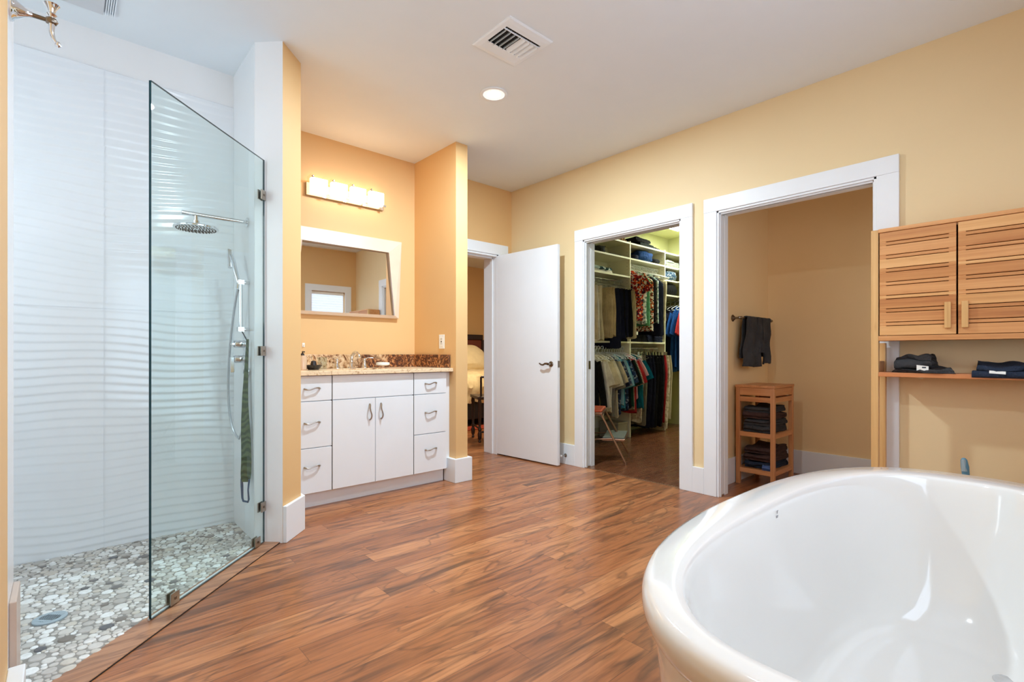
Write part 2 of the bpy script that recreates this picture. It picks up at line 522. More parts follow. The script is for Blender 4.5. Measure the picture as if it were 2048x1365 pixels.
base('baseboard_stub', [(.893, 2.851), (1.04, 2.998), (1.04, 3.40)], .20, .022, -1)
base('baseboard_wing', [(2.345, 3.40), (2.345, 3.27), (2.46, 3.27), (2.46, 3.90)], .19, .028, -1)
base('baseboard_right', [(XR, 3.90), (XR, 3.015)], .19, .022, -1)
base('baseboard_right_middle', [(XR, 1.865), (XR, 1.775)], .19, .022, -1)
base('baseboard_right_near', [(XR, .62), (XR, -.3)], .19, .022, -1)
base('baseboard_back', [(3.40, YB), (XR, YB)], .19, .022, -1)
base('baseboard_left', [(-.105, -.3), (-.105, 1.87)], .20, .034, -1)
base('baseboard_front', [(-.1, YF), (XR, YF)], .19, .02, 1)
base('baseboard_toilet_left', [(XR2, 1.795), (4.72, 1.795)], .20, .02, -1)
base('baseboard_toilet_back', [(4.72, 1.795), (4.72, .35)], .20, .02, -1)
base('baseboard_bedroom', [(1.1, 7.8), (7.5, 7.8)], .15, .02, -1)
struct(B(-.105, -.09, 1.90, 2.07, 0, .36).build('trim_3', plain('stone_edge', (196, 178, 164), .3), bevel=.003), 'low stone edging at the foot of the shower jamb')


# door casings and jambs
def casing_x(name, y0, y1, zt, w=.095, x=XR, wr=None):
    wr = wr or w
    m = MB()
    m.box(x - .02, x, y1, y1 + w, 0, zt + .0); m.box(x - .02, x, y0 - wr, y0, 0, zt)
    m.box(x - .022, x, y0 - wr, y1 + w, zt, zt + .10)
    c = struct(m.build(name, M_TRIM, bevel=.002))
    # jamb: split by a pocket-door groove
    m = MB()
    for yy, s in ((y1, -1), (y0, 1)):
        a, b = sorted((yy, yy + s * .014))
        m.box(XR - .012, XR + .038, a, b, 0, zt); m.box(XR2 - .048, XR2 + .006, a, b, 0, zt)
        a, b = sorted((yy, yy + s * .022))
        m.box(XR + .004, XR + .018, a, b, 0, zt)
    m.box(XR - .012, XR + .045, y0, y1, zt - .014, zt); m.box(XR2 - .055, XR2 + .006, y0, y1, zt - .014, zt)
    m.box(XR + .004, XR + .018, y0, y1, zt - .024, zt - .014)
    m.build(name + '_jamb', M_TRIM, parent=c, bevel=.0015)
    g = MB(); g.box(XR + .045, XR2 - .055, y0 + .001, y1 - .001, zt - .004, zt); g.build('header_groove', M_DARK, parent=c)
    return c


casing_x('trim_4', C1[0], C1[1], DZ)['label'] = 'white casing around the closet doorway'
casing_x('trim_5', C2[0], C2[1], DZ, wr=.105)['label'] = 'white casing around the towel room doorway'
for nm, (ya, yb), lab in (('pocket_door', C1, 'white pocket door edge with latch, slid into the closet jamb'), ('pocket_door', C2, 'white pocket door edge slid into the towel room jamb')):
    t = thing(nm, lab, 'door', (XR + .065, yb, 0))
    B(XR + .046, XR + .084, yb - .012, yb - .0005, .01, DZ - .02).build('slab', M_TRIM, t, bevel=.002)
    if ya > 1.9:
        B(XR + .052, XR + .078, yb - .0145, yb - .011, .89, .965).build('latch', M_DKNICK, t, bevel=.001)
m = MB()
m.box(BD[1], BD[1] + .10, YB - .02, YB, 0, 2.04); m.box(BD[0] - .002, BD[0], YB - .02, YB, 0, 2.04)
m.box(BD[0] - .002, BD[1] + .125, YB - .022, YB, 2.04, 2.145)
c = struct(m.build('trim_6', M_TRIM, bevel=.002), 'white casing around the bedroom doorway')
m = MB(); m.box(BD[1] - .02, BD[1], YB - .01, YB2 + .01, 0, 2.04); m.box(BD[0], BD[0] + .02, YB - .01, YB2 + .01, 0, 2.04)
m.box(BD[0], BD[1], YB - .01, YB2 + .01, 2.02, 2.04); m.box(BD[1] - .032, BD[1] - .02, YB + .05, YB + .085, 0, 2.02)
m.box(BD[0], BD[1], YB + .05, YB + .085, 2.008, 2.02)
m.build('jamb', M_TRIM, parent=c, bevel=.0015)

# bedroom door slab, open against the right wall
d = struct(B(3.345, 3.38, 3.09, 3.885, .012, 2.028).build('door_1', M_CAB, bevel=.002, origin=(3.345, 3.885, 0)), 'flat white door standing open in front of the right wall')
m = MB(); m.lathe([(.026, 0), (.026, -.004), (.022, -.009), (.012, -.011), (.010, -.045)], (3.345, 3.165, .935), 'X', 24)
pts = [(3.30, 3.165 + a, .935 + b) for a, b in ((0, 0), (.012, .004), (.035, .004), (.06, -.008), (.082, -.006), (.1, .004), (.108, .008))]
m.tube(pts, [.011, .011, .0095, .0085, .008, .007, .004], 10)
hd = m.build('door_handle', M_DKNICK, d, smooth=True); hd['label'] = 'curved nickel lever handle on round rose'
B(3.35, 3.375, 3.0885, 3.0905, .905, .965).build('latch_plate', M_DKNICK, d)
d.location.x = 3.298; d.rotation_euler.z = .058
t = thing('door_stop', 'small nickel door stop on the baseboard behind the open door', 'door stop', (XR - .022, 3.12, .085))
MB().lathe([(.016, 0), (.016, -.004), (.005, -.008), (.005, -.06)], (XR - .022, 3.12, .085), 'X', 14).build('stem', M_NICKEL, t, smooth=True)
MB().lathe([(.009, -.058), (.011, -.064), (.009, -.075)], (XR - .022, 3.12, .085), 'X', 14).build('rubber_tip', M_PLAST, t, smooth=True)


# ------------------------------------------------------------------ mirrored window, and an added one behind the camera
def window(n, win, stren, label, shade=True):
    xa, xb, za, zb = win
    m = MB(); w = .10
    m.box(xa - w, xa, YF, YF + .02, za - w, zb); m.box(xb, xb + w, YF, YF + .02, za - w, zb)
    m.box(xa - w, xb + w, YF, YF + .022, zb, zb + w); m.box(xa - w, xb + w, YF, YF + .045, za - .03, za)
    m.box(xa - w, xb + w, YF, YF + .018, za - w - .01, za - .03)
    f = struct(m.build('window_%d' % n, M_TRIM, bevel=.002), label)
    m = MB(); y = YF - .07
    for a, b, c_, d_ in ((xa, xa + .035, za, zb), (xb - .035, xb, za, zb), (xa, xb, za, za + .035), (xa, xb, zb - .035, zb)):
        m.box(a, b, y - .03, y, c_, d_)
    m.build('window_sash', M_TRIM, f, bevel=.002)
    B(xa + .03, xb - .03, y - .02, y - .014, za + .03, zb - .03).build('window_pane', clear_glass('pane_glass_%d' % n, (.95, .97, .97, 1)), f)
    m = MB(); N = 26; zt = zb - .05; hh = (zt - za - .01) / N
    prof = []
    for k in range(N):
        z0 = zt - k * hh
        prof += [(y + .012, z0), (y + .03, z0 - hh / 2)]
    prof.append((y + .012, za + .01))
    vs = [(xa + .012, p, q) for p, q in prof] + [(xb - .012, p, q) for p, q in prof]; k = len(prof)
    m.add(vs, [(i, i + 1, k + i + 1, k + i) for i in range(k - 1)])
    sh = m.build('window_shade', emit('daylit_shade_%d' % n, (214, 228, 246), stren), f)
    B(xa + .008, xb - .008, y + .004, y + .045, zb - .05, zb - .005).build('shade_headrail', M_PLAST, f, bevel=.003)


window(1, W1, WIN1, 'small white cased window with a pleated shade, in the mirror')
window(2, W2, ADDWIN2, 'added wide window above the tub end, unseen behind the camera')  # added out of view to bring daylight into the room


f = MB(); ya, yb, za, zb = W3  # unseen window, added for the daylight crossing from the left
for a, b, c_, d_ in ((ya, ya + .04, za, zb), (yb - .04, yb, za, zb), (ya, yb, za, za + .04), (ya, yb, zb - .04, zb)): f.box(-.91, -.86, a, b, c_, d_)
f = struct(f.build('window_3', M_TRIM, bevel=.002), 'added frosted window in the shower side wall, out of view')
B(-.90, -.892, ya + .035, yb - .035, za + .035, zb - .035).build('window_pane', emit('added_shower_pane_glow', (226, 236, 240), ADDWIN3), f)

# ------------------------------------------------------------------ shower
def sstep(a): return a * a * (3 - 2 * a)


m = MB(); NX, NZ = 84, 500; X0, X1 = -.85, .783; Z1 = 2.53; Y0 = 3.40
vs = []
for i in range(NX + 1):
    x = X0 + (X1 - X0) * i / NX
    for k in range(NZ + 1):
        z = Z1 * k / NZ
        ph = z / .044 + .75 * math.sin(1.7 * x + .8 * z) + .26 * math.sin(5.1 * x + 3.3 * z + 1) + .16 * math.sin(9.7 * x - 5.1 * z + 2)
        a = ph - math.floor(ph)
        amp = .0042 * (.65 + .5 * math.sin(3.1 * x + 2.3 * z + .5) * math.sin(1.3 * x - 4.0 * z))
        h = amp * (sstep(a / .22) if a < .22 else (1 - a) / .78)
        vs.append((x, Y0 + .004 - h, z))
N1 = NZ + 1
fs = [(i * N1 + k, (i + 1) * N1 + k, (i + 1) * N1 + k + 1, i * N1 + k + 1) for i in range(NX) for k in range(NZ)]
m.add(vs, fs)
b_ = len(m.v); m.add([(X0, Y0 + .015, 0), (X1, Y0 + .015, 0), (X1, Y0 + .015, Z1), (X0, Y0 + .015, Z1), (X0, Y0, Z1), (X1, Y0, Z1)], [(0, 1, 2, 3), (3, 2, 5, 4)])
w = struct(m.build('wall_shower_tile', M_TILE, smooth=True, angle=80), 'white wall tile with horizontal wavy relief in the shower')
m = MB()
for x in (.167, -.45): m.box(x - .0008, x + .0008, Y0 - .0012, Y0, 0, Z1)
for z in (1.27,): m.box(X0, X1, Y0 - .0006, Y0, z - .0008, z + .0008)
m.build('grout_line', plain('grout_light', (222, 226, 230), .8), w)
m = MB()
m.box(.7805, .783, 2.962, 3.40, 0, 2.53)
struct(m.build('trim_7', M_SMTILE), 'smooth white tile on the shower side wall')
for z in (.62, 1.24, 1.86):
    pass
# pebble floor: round stones packed tightly, each with its own colour
random.seed(11)
POLY = lambda x, y: (y - x > 2.15) and (x > -.84) and (x < .775) and (y < 3.395) and (y > 2.085 or x > -.09)


def pebbles():
    bm_v, bm_f, cols = [], [], []
    placed = []; grid = {}; cs = .045

    def ok(x, y, r):
        gx, gy = int(x // cs), int(y // cs)
        for i in range(gx - 2, gx + 3):
            for j in range(gy - 2, gy + 3):
                for (a, b, q) in grid.get((i, j), ()):
                    if (a - x) ** 2 + (b - y) ** 2 < ((r + q) * .97) ** 2: return False
        return True
    for r, tries in ((.024, 260), (.020, 1000), (.0165, 5000), (.0135, 16000), (.0105, 36000), (.008, 50000), (.006, 50000)):
        for _ in range(tries):
            x = random.uniform(-.84, .78); y = random.uniform(2.0, 3.4)
            rr = r * random.uniform(.9, 1.1)
            if not (POLY(x, y) and POLY(x - rr * .4, y - rr * .4)): continue
            if (x + .033) ** 2 + (y - 2.63) ** 2 < (.052 + rr) ** 2: continue
            if ok(x, y, rr):
                grid.setdefault((int(x // cs), int(y // cs)), []).append((x, y, rr)); placed.append((x, y, rr))
    cell = {}
    for i, (x, y, r) in enumerate(placed): cell.setdefault((int(x // .05), int(y // .05)), []).append(i)
    for i in sorted(range(len(placed)), key=lambda q: placed[q][2]):      # let every stone grow until it meets a neighbour
        x, y, r = placed[i]; best = r * 1.35
        for gx in range(int(x // .05) - 1, int(x // .05) + 2):
            for gy in range(int(y // .05) - 1, int(y // .05) + 2):
                for j in cell.get((gx, gy), ()):
                    if j != i: best = min(best, math.hypot(placed[j][0] - x, placed[j][1] - y) - placed[j][2] * .97)
        best = min(best, math.hypot(x + .033, y - 2.63) - .05, (y - x - 2.14) / 1.414)
        placed[i] = (x, y, max(r, best))
    pal = [lin(c) for c in ((232, 230, 226), (222, 219, 213), (212, 207, 200), (202, 197, 190), (192, 187, 181), (208, 200, 188), (184, 178, 171), (240, 240, 238))]
    darkc = [lin(c) for c in ((92, 92, 96), (112, 108, 106), (124, 116, 108), (138, 132, 126))]
    N = 12
    for (x, y, r) in placed:
        c = random.choice(pal) if random.random() > .07 or r < .013 else random.choice(darkc)
        e = random.uniform(.86, 1.0); th = random.uniform(0, PI); o = len(bm_v)
        dz_ = random.uniform(0, .0006)
        for rad, z in ((1.0, .003), (.95, .0056 + dz_), (.78, .0062 + dz_)):
            for k in range(N):
                a = 2 * PI * k / N; w_ = 1 + .04 * math.sin(3 * a + th)
                u, v = math.cos(a) * r * rad * w_, math.sin(a) * r * rad * e * w_
                bm_v.append((x + u * math.cos(th) - v * math.sin(th), y + u * math.sin(th) + v * math.cos(th), z))
        for q in range(2):
            for k in range(N): bm_f.append((o + q * N + k, o + q * N + (k + 1) % N, o + (q + 1) * N + (k + 1) % N, o + (q + 1) * N + k)); cols.append(c)
        bm_f.append(tuple(o + 2 * N + k for k in range(N))); cols.append(c)
    me = bpy.data.meshes.new('pebble_tile'); me.from_pydata(bm_v, [], bm_f)
    ca = me.color_attributes.new('stone', 'FLOAT_COLOR', 'CORNER')
    li = 0
    for p, c in zip(me.polygons, cols):
        for _ in p.loop_indices: ca.data[li].color = c; li += 1
        p.use_smooth = True
    t = NT('pebble_stone'); at = t.n('ShaderNodeVertexColor'); at.layer_name = 'stone'
    v = t.scaled((1, 1, 1)); f = t.noise(v, 60, 4, .6)
    t.put(t.b, 'Base Color', t.mix(t.ramp(f, [(.4, (0, 0, 0)), (.8, (.35, .35, .35))]), at.outputs[0], lin((150, 140, 130))))
    t.b.inputs['Roughness'].default_value = .35
    me.materials.append(t.m)
    return me


fb = MB().prism([(-.85, 2.08), (-.09, 2.08), (-.09, 2.06), (.783, 2.933), (.783, 3.40), (-.85, 3.40)], 0, .0035).build('floor_shower', plain('grout_grey', (150, 146, 140), .9))
struct(fb, 'shower floor of round grey and white stones in grout')
pb = bpy.data.objects.new('pebble_tile', pebbles()); COL.objects.link(pb); pb.parent = fb; pb['kind'] = 'stuff'
# threshold board along the opening, at 45 degrees
d45 = Vector((1, 1, 0)).normalized(); n45 = Vector((-1, 1, 0)).normalized()


def onl(c, s, z=0.0):
    """point on the line y - x = c, s metres along the opening direction from its foot"""
    p = Vector((-c / 2, c / 2, 0)) + d45 * s; p.z = z; return p


m = MB()
m.prism([tuple(onl(c, s))[:2] for c, s in ((1.982, 1.29), (1.982, 2.71), (2.146, 2.645), (2.146, 1.38))], 0, .006)
o = m.build('threshold_board', M_THR, bevel=.002); tag(o, 'pale brown wood threshold board laid diagonally under the shower glass', 'threshold')
o.data.materials[0] = M_THR
m = MB(); m.prism([tuple(onl(c, s))[:2] for c, s in ((1.979, 1.29), (1.979, 2.71), (1.982, 2.71), (1.982, 1.29))], 0, .0035)
struct(m.build('trim_8', M_DARK))
# glass panel
s0 = (Vector((.252, 2.353, 0)) - onl(2.10, 0)).dot(d45); s1 = s0 + .795
T = .005
t = thing('shower_screen', 'tall frameless greenish glass panel with dark edge beside shower entry', 'shower screen', tuple(onl(2.10, (s0 + s1) / 2, .006)))
m = MB(); m.cur = 0
m.obox(onl(2.10, (s0 + s1) / 2, 1.045), d45 * (s1 - s0) / 2, n45 * T, Vector((0, 0, 1.035)))
o = m.build('glass_panel', [M_GLASS, M_GEDGE], t)
for p in o.data.polygons:
    if abs(p.normal.dot(n45)) < .5: p.material_index = 1
def clamp(s, z, ax, az, nm='clamp'):
    m = MB()
    for k in (-1, 1): m.obox(onl(2.10, s, z) + n45 * k * (T + .0045), d45 * ax, n45 * .0035, Vector((0, 0, az)))
    c = m.build(nm, M_NICKEL, t, bevel=.002)
    q = MB(); ctr = onl(2.10, s, z) - n45 * (T + .009)
    q.obox(ctr, d45 * .005, n45 * .0012, Vector((0, 0, .005))); q.build('screw', M_DKNICK, c)
for z in (1.885, 1.045, .205): clamp(s1 - .02, z, .022, .026)
clamp(s1 - .075, .036, .024, .024)
clamp(s0 + .118, .036, .024, .024)
m = MB(); m.obox(onl(2.108, (s0 + s1) / 2, .009), d45 * (s1 - s0) / 2, n45 * .004, Vector((0, 0, .005)))
m.build('seal_strip', plain('silicone', (206, 216, 218), .4), t)

# shower head and arm
SX = .7805
t = thing('rain_shower', 'chrome round rain shower head on a long wall arm', 'shower head', (SX, 3.086, 1.77))
m = MB(); m.lathe([(.027, 0), (.027, -.008), (.012, -.012)], (SX, 3.086, 1.769), 'X', 24)
m.tube([(SX - .01, 3.086, 1.769), (.465, 3.086, 1.769)], .0115, 16)
m.build('shower_arm', M_CHROME, t, smooth=True)
m = MB(); m.tube([(.53, 3.086, 1.765), (.53, 3.086, 1.725)], .0095, 14); m.lathe([(.016, 1.735), (.016, 1.718), (.022, 1.712)], (.53, 3.086, 0), 'Z', 20)
m.build('ball_joint', M_CHROME, t, smooth=True)
m = MB(); m.lathe([(.012, 1.715), (.06, 1.708), (.101, 1.702), (.105, 1.697), (.104, 1.692), (.098, 1.690)], (.53, 3.086, 0), 'Z', 48)
hd = m.build('head_disc', M_CHROME, t, smooth=True)
m = MB()
for rr, n in ((.09, 34), (.076, 28), (.062, 24), (.048, 18), (.034, 12), (.02, 8)):
    for k in range(n):
        a = 2 * PI * k / n + rr * 40; m.lathe([(.0022, 0), (.0032, .003)], (.53 + rr * math.cos(a), 3.086 + rr * math.sin(a), 1.6872), 'Z', 6)
o = m.build('nozzle', plain('rubber_grey', (70, 74, 80), .7), hd); o['kind'] = 'stuff'

# hand shower on slide bar
t = thing('hand_shower', 'chrome hand shower on a vertical slide bar with hanging hose', 'hand shower', (SX, 3.056, 1.17))
m = MB(); m.tube([(SX - .045, 3.056, 1.15), (SX - .045, 3.056, 1.44)], .009, 14)
for z in (1.165, 1.425): m.tube([(SX, 3.056, z), (SX - .05, 3.056, z)], .010, 12); m.box(SX - .06, SX - .03, 3.04, 3.072, z - .012, z + .012)
m.build('slide_bar', M_CHROME, t, smooth=True)
m = MB(); m.tube([(SX - .055, 3.056, 1.42), (SX - .065, 3.075, 1.48), (SX - .075, 3.12, 1.58)], [.011, .012, .013], 12)
m.obox((SX - .084, 3.125, 1.56), (.009, 0, -.002), (0, .012, .05), (0, .012, -.004))
m.tube([(SX - .06, 3.06, 1.39), (SX - .056, 3.056, 1.42)], .009, 10)
m.build('handset', M_CHROME, t, smooth=True)
m = MB(); hp = []
for i in range(41):
    u = i / 40
    a = Vector((SX - .06, 3.056, 1.385)); b = Vector((SX - .04, 3.11, .76)); c_ = Vector((SX - .05, 3.205, .62)); d_ = Vector((SX - .03, 3.15, .9))
    P0, P1, P2, P3 = a, Vector((SX - .085, 3.19, 1.05)), Vector((SX - .07, 3.33, .60)), Vector((SX - .035, 3.13, .55))
    hp.append(P0 * (1 - u) ** 3 + P1 * 3 * u * (1 - u) ** 2 + P2 * 3 * u * u * (1 - u) + P3 * u ** 3)
hp += [Vector((SX - .03, 3.085, .60)), Vector((SX - .025, 3.07, .72)), Vector((SX - .02, 3.065, .86)), Vector((SX, 3.065, .93))]
m.tube(hp, .0068, 10); m.build('hose', plain('hose_steel', (200, 204, 208), .25, .9), t, smooth=True)
m = MB(); m.lathe([(.022, 0), (.022, -.006), (.012, -.01), (.012, -.03)], (SX, 3.065, .93), 'X', 20); m.build('wall_elbow', M_CHROME, t, smooth=True)
# valve trim: two lever handles on one plate
for z, nm, lab in ((1.085, 'shower_valve', 'upper chrome lever valve on the shower side wall'), (1.0, 'shower_valve', 'lower chrome lever valve with drooping lever in the shower')):
    t = thing(nm, lab, 'shower valve', (SX, 3.15, z))
    m = MB(); m.lathe([(.045, 0), (.045, -.005), (.04, -.008)], (SX, 3.13, z), 'X', 28); m.build('escutcheon', M_CHROME, t, smooth=True)
    m = MB(); m.lathe([(.022, -.006), (.022, -.055), (.019, -.06)], (SX, 3.13, z), 'X', 20); m.build('barrel', M_CHROME, t, smooth=True)
    if z > 1.05: m = MB().box(SX - .075, SX - .055, 3.115, 3.175, z - .008, z + .008)
    else: m = MB().box(SX - .08, SX - .06, 3.12, 3.14, z - .075, z + .012)
    m.build('lever', M_CHROME, t, bevel=.003)
# back scrubber strap hanging from the bar
t = thing('scrubbing_strap', 'long green and grey back scrubbing strap hanging in the shower', 'scrubbing strap', (SX - .04, 3.03, 1.1))
m = MB(); rings = []; sv = Vector((.50, -.86, 0)); sn = Vector((.86, .50, 0))
for i in range(34):
    u = i / 33; z = 1.11 - .78 * u; w = .007 + .029 * sstep(min(1, u * 1.15)) if u < .96 else .036 - .010 * (u - .96) / .04
    ctr = Vector((SX - .022 - .012 * u, 3.015 + .012 * math.sin(u * 5), z))
    rings.append([tuple(ctr + sv * w * math.cos(a) + sn * .006 * math.sin(a) + sn * .004 * math.sin(2 * a + u * 9)) for a in [2 * PI * k / 14 for k in range(14)]])
m.rings(rings)
def knit(name, a, b):
    t_ = NT(name); v = t_.scaled((1, 1, 1)); w_ = t_.n('ShaderNodeTexWave', wave_type='BANDS', bands_direction='DIAGONAL')
    w_.inputs['Scale'].default_value = 16; w_.inputs['Distortion'].default_value = 6; w_.inputs['Detail'].default_value = 2
    t_.L.new(v, w_.inputs['Vector'])
    t_.put(t_.b, 'Base Color', t_.ramp(w_.outputs['Fac'], [(.3, lin(a)), (.7, lin(b))])); t_.b.inputs['Roughness'].default_value = .9
    t_.bump(w_.outputs['Fac'], .6, .004); return t_.m
m.build('strap_body', knit('strap_green', (58, 78, 58), (86, 104, 74)), t, smooth=True)
m = MB(); m.tube([(SX - .022, 3.015, 1.10), (SX - .035, 3.04, 1.14), (SX - .045, 3.056, 1.165)], .003, 8)
m.build('cord', M_GREYT, t, smooth=True)
m = MB(); C = Vector((SX - .034, 3.004, .335))
m.tube([C - sv * .026 + Vector((0, 0, .01)), C - sv * .024 - Vector((0, 0, .03)), C - sv * .021 - Vector((0, 0, .095)), C - sv * .014 - Vector((0, 0, .112)), C + sv * .018 - Vector((0, 0, .114)), C + sv * .024 - Vector((0, 0, .10)), C + sv * .019 - Vector((0, 0, .05)), C + sv * .027 + Vector((0, 0, .01))], [.006, .007, .0055, .0055, .0055, .005, .004, .005], 10)
m.build('handle', plain('strap_blue', (52, 84, 112), .6), t, smooth=True)
# drain
t = thing('floor_drain', 'round grey metal floor drain in the pebble shower floor', 'drain', (-.033, 2.63, .004))
m = MB(); m.lathe([(.052, .0035), (.052, .0095), (.048, .0108), (.034, .0104)], (-.033, 2.63, 0), 'Z', 36, False)
m.build('drain_ring', plain('drain_metal', (158, 172, 180), .4), t, smooth=True)
m = MB()
m.lathe([(.036, .0075), (.036, .0098)], (-.033, 2.63, 0), 'Z', 28); m.build('drain_hole', M_DARK, t)
m = MB()
for k in range(-3, 4):
    L = math.sqrt(max(.0001, .036 ** 2 - (k * .009) ** 2))
    m.obox(Vector((-.033, 2.63, .0102)) + n45 * 0 + Vector((.7, -.7, 0)) * k * .009 * 1.0, Vector((.7, .7, 0)) * L, Vector((.7, -.7, 0)) * .0013, (0, 0, .0009))
for q in (-1, 1): m.obox(Vector((-.033, 2.63, .0102)) + Vector((.7, .7, 0)) * q * .026, Vector((.7, .7, 0)) * .006, Vector((.7, -.7, 0)) * .03, (0, 0, .0008))
m.build('grate', plain('drain_metal', (150, 162, 168)), t)
# robe hook at the far left
t = thing('robe_hook', 'ornate polished nickel robe hook at the far upper left', 'hook', (-.105, 1.93, 1.96))
C0 = Vector((-.105, 1.93, 1.975)); A = Vector((1, 0, 0))
m = MB(); m.lathe([(.034, 0), (.034, .004), (.030, .008), (.026, .010), (.020, .02), (.013, .030), (.0085, .038), (.0075, .045)], tuple(C0), 'X', 28)
m.build('back_plate', M_CHROME, t, smooth=True)
m = MB(); m.tube([C0 + A * .044, C0 + A * .072], [.0062, .0056], 14)
m.lathe([(.0, .070), (.008, .072), (.0115, .079), (.012, .086), (.009, .094), (.0, .099)], tuple(C0), 'X', 18)
m.build('arm', M_DKNICK, t, smooth=True)
Q = C0 + A * .084
m = MB(); m.lathe([(.008, .0), (.007, .012), (.0125, .018), (.008, .024), (.010, .032), (.016, .042), (.019, .046), (.014, .05), (.0, .052)], tuple(Q), 'Z', 18)
m.build('upper_finial', M_CHROME, t, smooth=True)
m = MB(); m.tube([Q + Vector((0, 0, -.004)), Q + Vector((0, 0, -.03)), Q + Vector((.004, -.003, -.05)), Q + Vector((.012, -.008, -.064))], [.0085, .0065, .0055, .0045], 12)
m.lathe([(.0, -.074), (.007, -.070), (.0075, -.064), (.004, -.058)], tuple(Q + Vector((.014, -.01, 0))), 'Z', 12)
m.build('lower_prong', M_CHROME, t, smooth=True)


# ------------------------------------------------------------------ bath tub
def se(cx, cy, a, b, n, th):
    c, s = math.cos(th), math.sin(th)
    return cx + a * math.copysign(abs(c) ** (2 / n), c), cy + b * math.copysign(abs(s) ** (2 / n), s)


t = thing('bathtub', 'large white oval freestanding bathtub with wide rolled rim', 'bathtub', (1.53, .24, 0))
N = 128; TH = [2 * PI * k / N for k in range(N)]
def ring(cx, cy, a, b, n, z): return [se(cx, cy, a, b, n, th) + (z,) for th in TH]
OC = (1.53, .24)
outer = [(.775, .355, 2.5, .0), (.785, .365, 2.5, .02), (.80, .378, 2.5, .12), (.825, .40, 2.5, .34), (.84, .412, 2.5, .50), (.8405, .4125, 2.5, .528)]
rimo = [(.8385, .412, 2.5, .530), (.851, .425, 2.5, .535), (.859, .434, 2.5, .548), (.864, .439, 2.5, .568), (.863, .438, 2.5, .586), (.857, .432, 2.5, .597), (.847, .422, 2.5, .6015)]
rimi = [(1.505, .24, .80, .365, 2.55, .6025), (1.487, .24, .770, .335, 2.65, .6018), (1.485, .24, .763, .329, 2.7, .599), (1.485, .24, .759, .325, 2.7, .592)]
inn = [(1.485, .24, .752, .319, 2.7, .57), (1.487, .24, .735, .307, 2.7, .50), (1.492, .24, .70, .287, 2.65, .38), (1.498, .24, .655, .263, 2.6, .27), (1.502, .24, .605, .24, 2.6, .195), (1.505, .24, .56, .222, 2.6, .16), (1.505, .24, .525, .207, 2.6, .146), (1.505, .24, .49, .19, 2.6, .142), (1.505, .24, .25, .10, 2.4, .139), (1.505, .24, .02, .01, 2, .137)]
m = MB(); m.rings([ring(*OC, *q) for q in outer], True, False); m.build('apron', M_TUB, t, smooth=True, angle=50)
m = MB(); m.rings([ring(*OC, *q) for q in rimo] + [ring(*q) for q in rimi] + [ring(*q) for q in inn], False, True)
m.build('basin', M_TUB, t, smooth=True, angle=60)
m = MB(); m.lathe([(.036, .0), (.036, .003), (.03, .0045), (.0, .005)], (1.9, .1, .139), 'Z', 24); m.build('drain_cover', M_CHROME, t, smooth=True)
# small mark below the rim
m = MB()
cx_, z_ = 1.53, .566
px = se(1.485, .24, .751, .318, 2.7, math.acos(0.03))
for a, b, w_, h_ in ((0, .008, .0012, .004), (.003, .011, .003, .0011), (-.003, -.003, .004, .001), (.003, -.003, .003, .001), (-.001, -.007, .006, .001)):
    m.box(cx_ + a - w_, cx_ + a + w_, .5555, .5568, z_ + b - h_, z_ + b + h_)
m.build('maker_mark', plain('mark_grey', (140, 140, 145), .5), t)
# cleaning brush behind the tub
t = thing('cleaning_brush', 'blue handled cleaning brush standing behind the tub by the wall', 'brush', (3.2, .318, 0))
m = MB(); m.tube([(3.2, .318, .10), (3.2, .318, .40), (3.2, .318, .44), (3.2, .322, .49), (3.2, .326, .523), (3.2, .327, .532)], [.008, .009, .014, .0155, .0125, .006], 14, flat=.8)
m.build('handle', plain('handle_blue', (88, 138, 162), .4), t, smooth=True)
m = MB(); m.tube([(3.197, .323, .47), (3.197, .327, .525)], [.0125, .0095], 10); m.build('grip', plain('grip_grey', (150, 170, 178), .5), t, smooth=True)
m = MB(); m.lathe([(.03, 0), (.045, .02), (.045, .09), (.02, .11), (.008, .12)], (3.2, .318, 0), 'Z', 20); m.build('brush_head', plain('bristle_white', (220, 224, 226), .8), t, smooth=True)

M_BY2 = bamboo('bamboo_y_dark', 'Y', (206, 146, 88), (190, 126, 72), (166, 102, 58)); M_BY3 = bamboo('bamboo_y_light', 'Y', (230, 178, 118), (216, 160, 100), (196, 138, 82))
# ------------------------------------------------------------------ bamboo cabinet over the wall, right side
XF, XK, YA, YZ = 3.28, 3.47, .712, .006
t = thing('bamboo_cabinet', 'tall slatted bamboo bathroom cabinet standing against the right wall', 'cabinet', (3.37, .36, 0))
for yy in (YA - .033, YZ):
    for xx in (XF, XK - .03):
        B(xx, xx + .03, yy, yy + .033, 0, 1.70 if xx == XF else 1.09).build('post', M_BZ, t, bevel=.002)
for yy in (YA - .028, YZ + .005): B(XF + .031, XK - .031, yy, yy + .022, .08, .12).build('side_rail', M_BX, t, bevel=.002)
m = MB(); m.box(XF + .012, XK, YZ + .033, YA - .034, 1.10, 1.113); m.box(XF + .012, XK, YZ + .033, YA - .034, 1.67, 1.692)
m.box(XK - .008, XK, YZ + .033, YA - .034, 1.10, 1.69); m.box(XF + .031, XK, YA - .03, YA - .012, 1.10, 1.70); m.box(XF + .031, XK, YZ + .012, YZ + .03, 1.10, 1.70)
m.build('cabinet_body', M_BY, t)
B(XF, XF + .02, YZ + .033, YA - .0335, 1.10, 1.126).build('bottom_rail', M_BY, t, bevel=.0015)
B(XF - .004, XK, YZ - .004, YA - .0335, 1.682, 1.702).build('top_board', M_BY, t, bevel=.002)
B(XF, XK, YZ + .033, YA - .0335, .907, .930).build('shelf', bamboo('bamboo_shelf', 'Y', (214, 142, 90), (200, 126, 76), (176, 104, 60)), t, bevel=.002)
